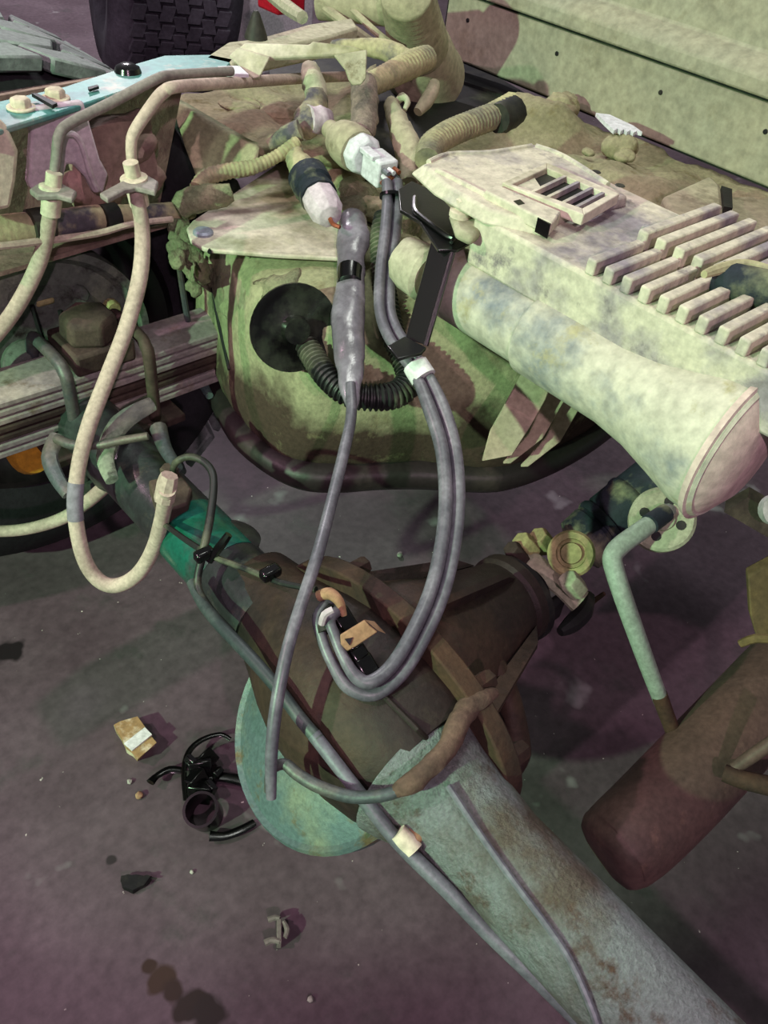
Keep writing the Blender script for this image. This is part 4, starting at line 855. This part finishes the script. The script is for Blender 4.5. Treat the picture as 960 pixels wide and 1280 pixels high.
b = MB(); b.tube(tp('dep', 0, 0, [(398, 745, 14, .80), (412, 742, 16, .795), (424, 752, 13, .79), (430, 770, 8, .79)]), 4, 10); obj('elbow', b, M['clip'], t)
b = MB(); b.tube(tp('dep', 0, 0, [(402, 780, 9, .775), (406, 768, 10, .77), (416, 762, 9, .77)]), 3, 8); obj('white_tip', b, M['bracket'], t)

# ------------------------------------------------------------------ FAR TYRE AND BACKGROUND
ft = thing('spare_tyre', 'dark tyre standing on the floor beyond the rail, top left', 'tyre', at(205, 20, z=0))
fc_ = at(198, -72, dep=2.45); fa = Vector((-.93, .36, .06)).normalized()
b = MB(); b.lathe(fc_, fa, [(.20, .14), (.24, .175), (.31, .18), (.35, .16), (.37, .13), (.37, -.13), (.35, -.16), (.31, -.18), (.24, -.175), (.2, -.14)], 64, close=True); ty = obj('carcass', b, M['rubberdk'], ft)
a_, c_, _ = frame(fa)
me0 = None
for row in range(7):
    for k in range(48):
        an = 2*PI*(k+.5*(row % 2))/48; d = a_*math.cos(an)+c_*math.sin(an); e = fa.cross(d)
        if d.dot((Vector((0, 0, H))-fc_).normalized()) < -.3: continue
        b = MB(); b.box(fc_+d*.374+fa*((row-3)*.037), .016, .034, .040, (d, fa, (e+fa*.25*(1 if row % 2 else -1)).normalized())); obj('tread_block', b, M['rubberdk'], ty)
b = MB(); b.lathe(fc_, fa, [(.2, .08), (.19, .02), (.08, .03), (.07, .05)], 32); obj('rim', b, M['rubberdk'], ft)
wm = thing('white_machine', 'white workshop machine with dark vents far behind the rail', 'machine', at(290, 45, z=0))
wp = at(295, 62, z=0)
mbx = at(300, 30, z=.0)
b = MB(); b.box(at(322, 5, dep=2.95), .26, .3, .36); obj('body', b, M['machine'], wm, bevel=.01)
for (u, v, s) in ((292, 20, .07), (285, 42, .05), (302, 38, .05)):
    b = MB(); b.box(at(u, v, dep=2.95), s, .1, s*.6); obj('vent', b, M['dark' if v > 30 else 'machine'], wm, bevel=.004)
rj = thing('red_jack', 'red painted jack column beyond the plate at top', 'jack', at(350, 20, dep=2.0))
b = MB(); b.box(at(352, -18, dep=1.95), .08, .08, .10); obj('post', b, M['red'], rj, bevel=.006)
b = MB(); b.tube(tp('dep', 1.9, 1.8, [(335, -10, 16), (360, 10, 18), (378, 22, 16)]), 2, 8); obj('arm', b, M['dust'], rj)

# ------------------------------------------------------------------ FLOOR LITTER
yp = thing('yellow_paper', 'crumpled yellow and white paper wad on the floor', 'litter', at(170, 925, z=0))
P = poly('z', .028, [(143, 906), (172, 894), (197, 928), (172, 949), (158, 934)]); Pb = poly('z', .0, [(146, 912), (172, 905), (193, 932), (172, 951), (160, 940)])
b = MB(); b.loft([[p for p in Pb], P]); obj('wad', b.rough(.004, 40, 3, 2), M['paper'], yp, ang=25)
b = MB(); b.prism(poly('z', .031, [(155, 929), (181, 909), (190, 918), (165, 938)]), Vector((0, 0, -.003))); obj('white_stripe', b, M['tape'], yp)
bk = thing('black_clips', 'tangle of broken black cable clips and straps on the floor', 'cable clips', at(250, 985, z=0))
Z = lambda pts, z0=.01, z1=.01: tp('z', z0, z1, pts)
for nm, pts, z in (('strap', [(188, 978, 12), (196, 970, 9), (212, 962, 11), (230, 964, 10)], .02), ('strap', [(232, 1000, 6), (230, 965, 7), (236, 940, 8), (252, 925, 8), (275, 918, 7), (288, 924, 6)], .03), ('strap', [(262, 970, 14), (285, 972, 14), (305, 976, 16), (318, 980, 10)], .012), ('strap', [(262, 1045, 14), (280, 1045, 12), (300, 1038, 12), (318, 1028, 10)], .012)):
    b = MB(); b.tube(Z(pts, z, z*.7), 4, 8, flat=(Vector((0, 0, 1)), .5)); obj(nm, b, M['black'], bk)
rc_ = at(253, 1014, z=.03)
b = MB(); b.lathe(rc_, Vector((-.3, -.1, .9)), [(.024, -.03), (.026, .012), (.022, .012), (.020, -.025)], 28, close=True); obj('clip_cup', b, M['black'], bk)
for (u, v, s, z) in ((250, 960, .03, .02), (246, 975, .026, .024), (258, 950, .026, .02), (262, 985, .018, .02), (238, 952, .016, .03), (250, 990, .03, .015), (272, 965, .014, .02)):
    b = MB(); b.box(at(u, v, z=z), s*1.15, s*.95, s*.7, frame(Vector((random.uniform(-1, 1), random.uniform(-1, 1), .5)))); obj('clip_body', b, M['black'], bk, bevel=.002)
sc_ = thing('grey_clip', 'small grey metal clip alone on the floor near the bottom', 'clip', at(345, 1165, z=0))
b = MB(); b.prism(poly('z', .022, [(346, 1148), (352, 1148), (352, 1178), (346, 1178)]), Vector((0, 0, -.02))); obj('spine', b, M['line'], sc_, bevel=.001)
for pts in ([(335, 1150, 8), (344, 1147, 7), (350, 1148, 6)], [(331, 1179, 9), (340, 1175, 8), (350, 1177, 6)]):
    b = MB(); b.tube(Z(pts, .018, .02), 3, 8); obj('jaw', b, M['line'], sc_)
b = MB(); b.tube(Z([(354, 1152, 6), (359, 1162, 7), (356, 1172, 6)], .018, .018), 3, 8); obj('spring', b, M['line'], sc_)
bs_ = thing('black_scrap', 'small torn black plastic scrap on the floor at left', 'scrap', at(168, 1102, z=0))
b = MB(); b.prism(poly('z', .012, [(152, 1095), (160, 1091), (175, 1093), (188, 1095), (180, 1106), (166, 1112), (154, 1108)]), Vector((0, 0, -.011))); obj('scrap', b.rough(.004, 50, 2, 4), M['dark'], bs_)
b = MB(); b.tube(Z([(182, 1098, 4), (196, 1098, 2)], .008, .006), 2, 6); obj('tail', b, M['dark'], bs_)
for i, (u, v, r, lab) in enumerate(((162, 977, .004, 'small grey pebble left of the black clips'), (174, 994, .006, 'brown crumb of dirt below the grey pebble'), (388, 1249, .004, 'tiny pale pebble near the bottom edge'), (500, 693, .006, 'white pebble on the green floor by the differential'), (240, 1090, .003, 'tiny white crumb below the black clips'), (690, 805, .0, ''))):
    if r == 0: continue
    b = MB(); bmesh.ops.create_icosphere(b.b, subdivisions=2, radius=r, matrix=Matrix.Translation(at(u, v, z=r*.7))); o = obj('pebble', b.rough(r*.3, 300, 0, i), M['clip'] if i == 1 else M['pebble'], label=lab, cat='pebble', group='crumbs on the floor')
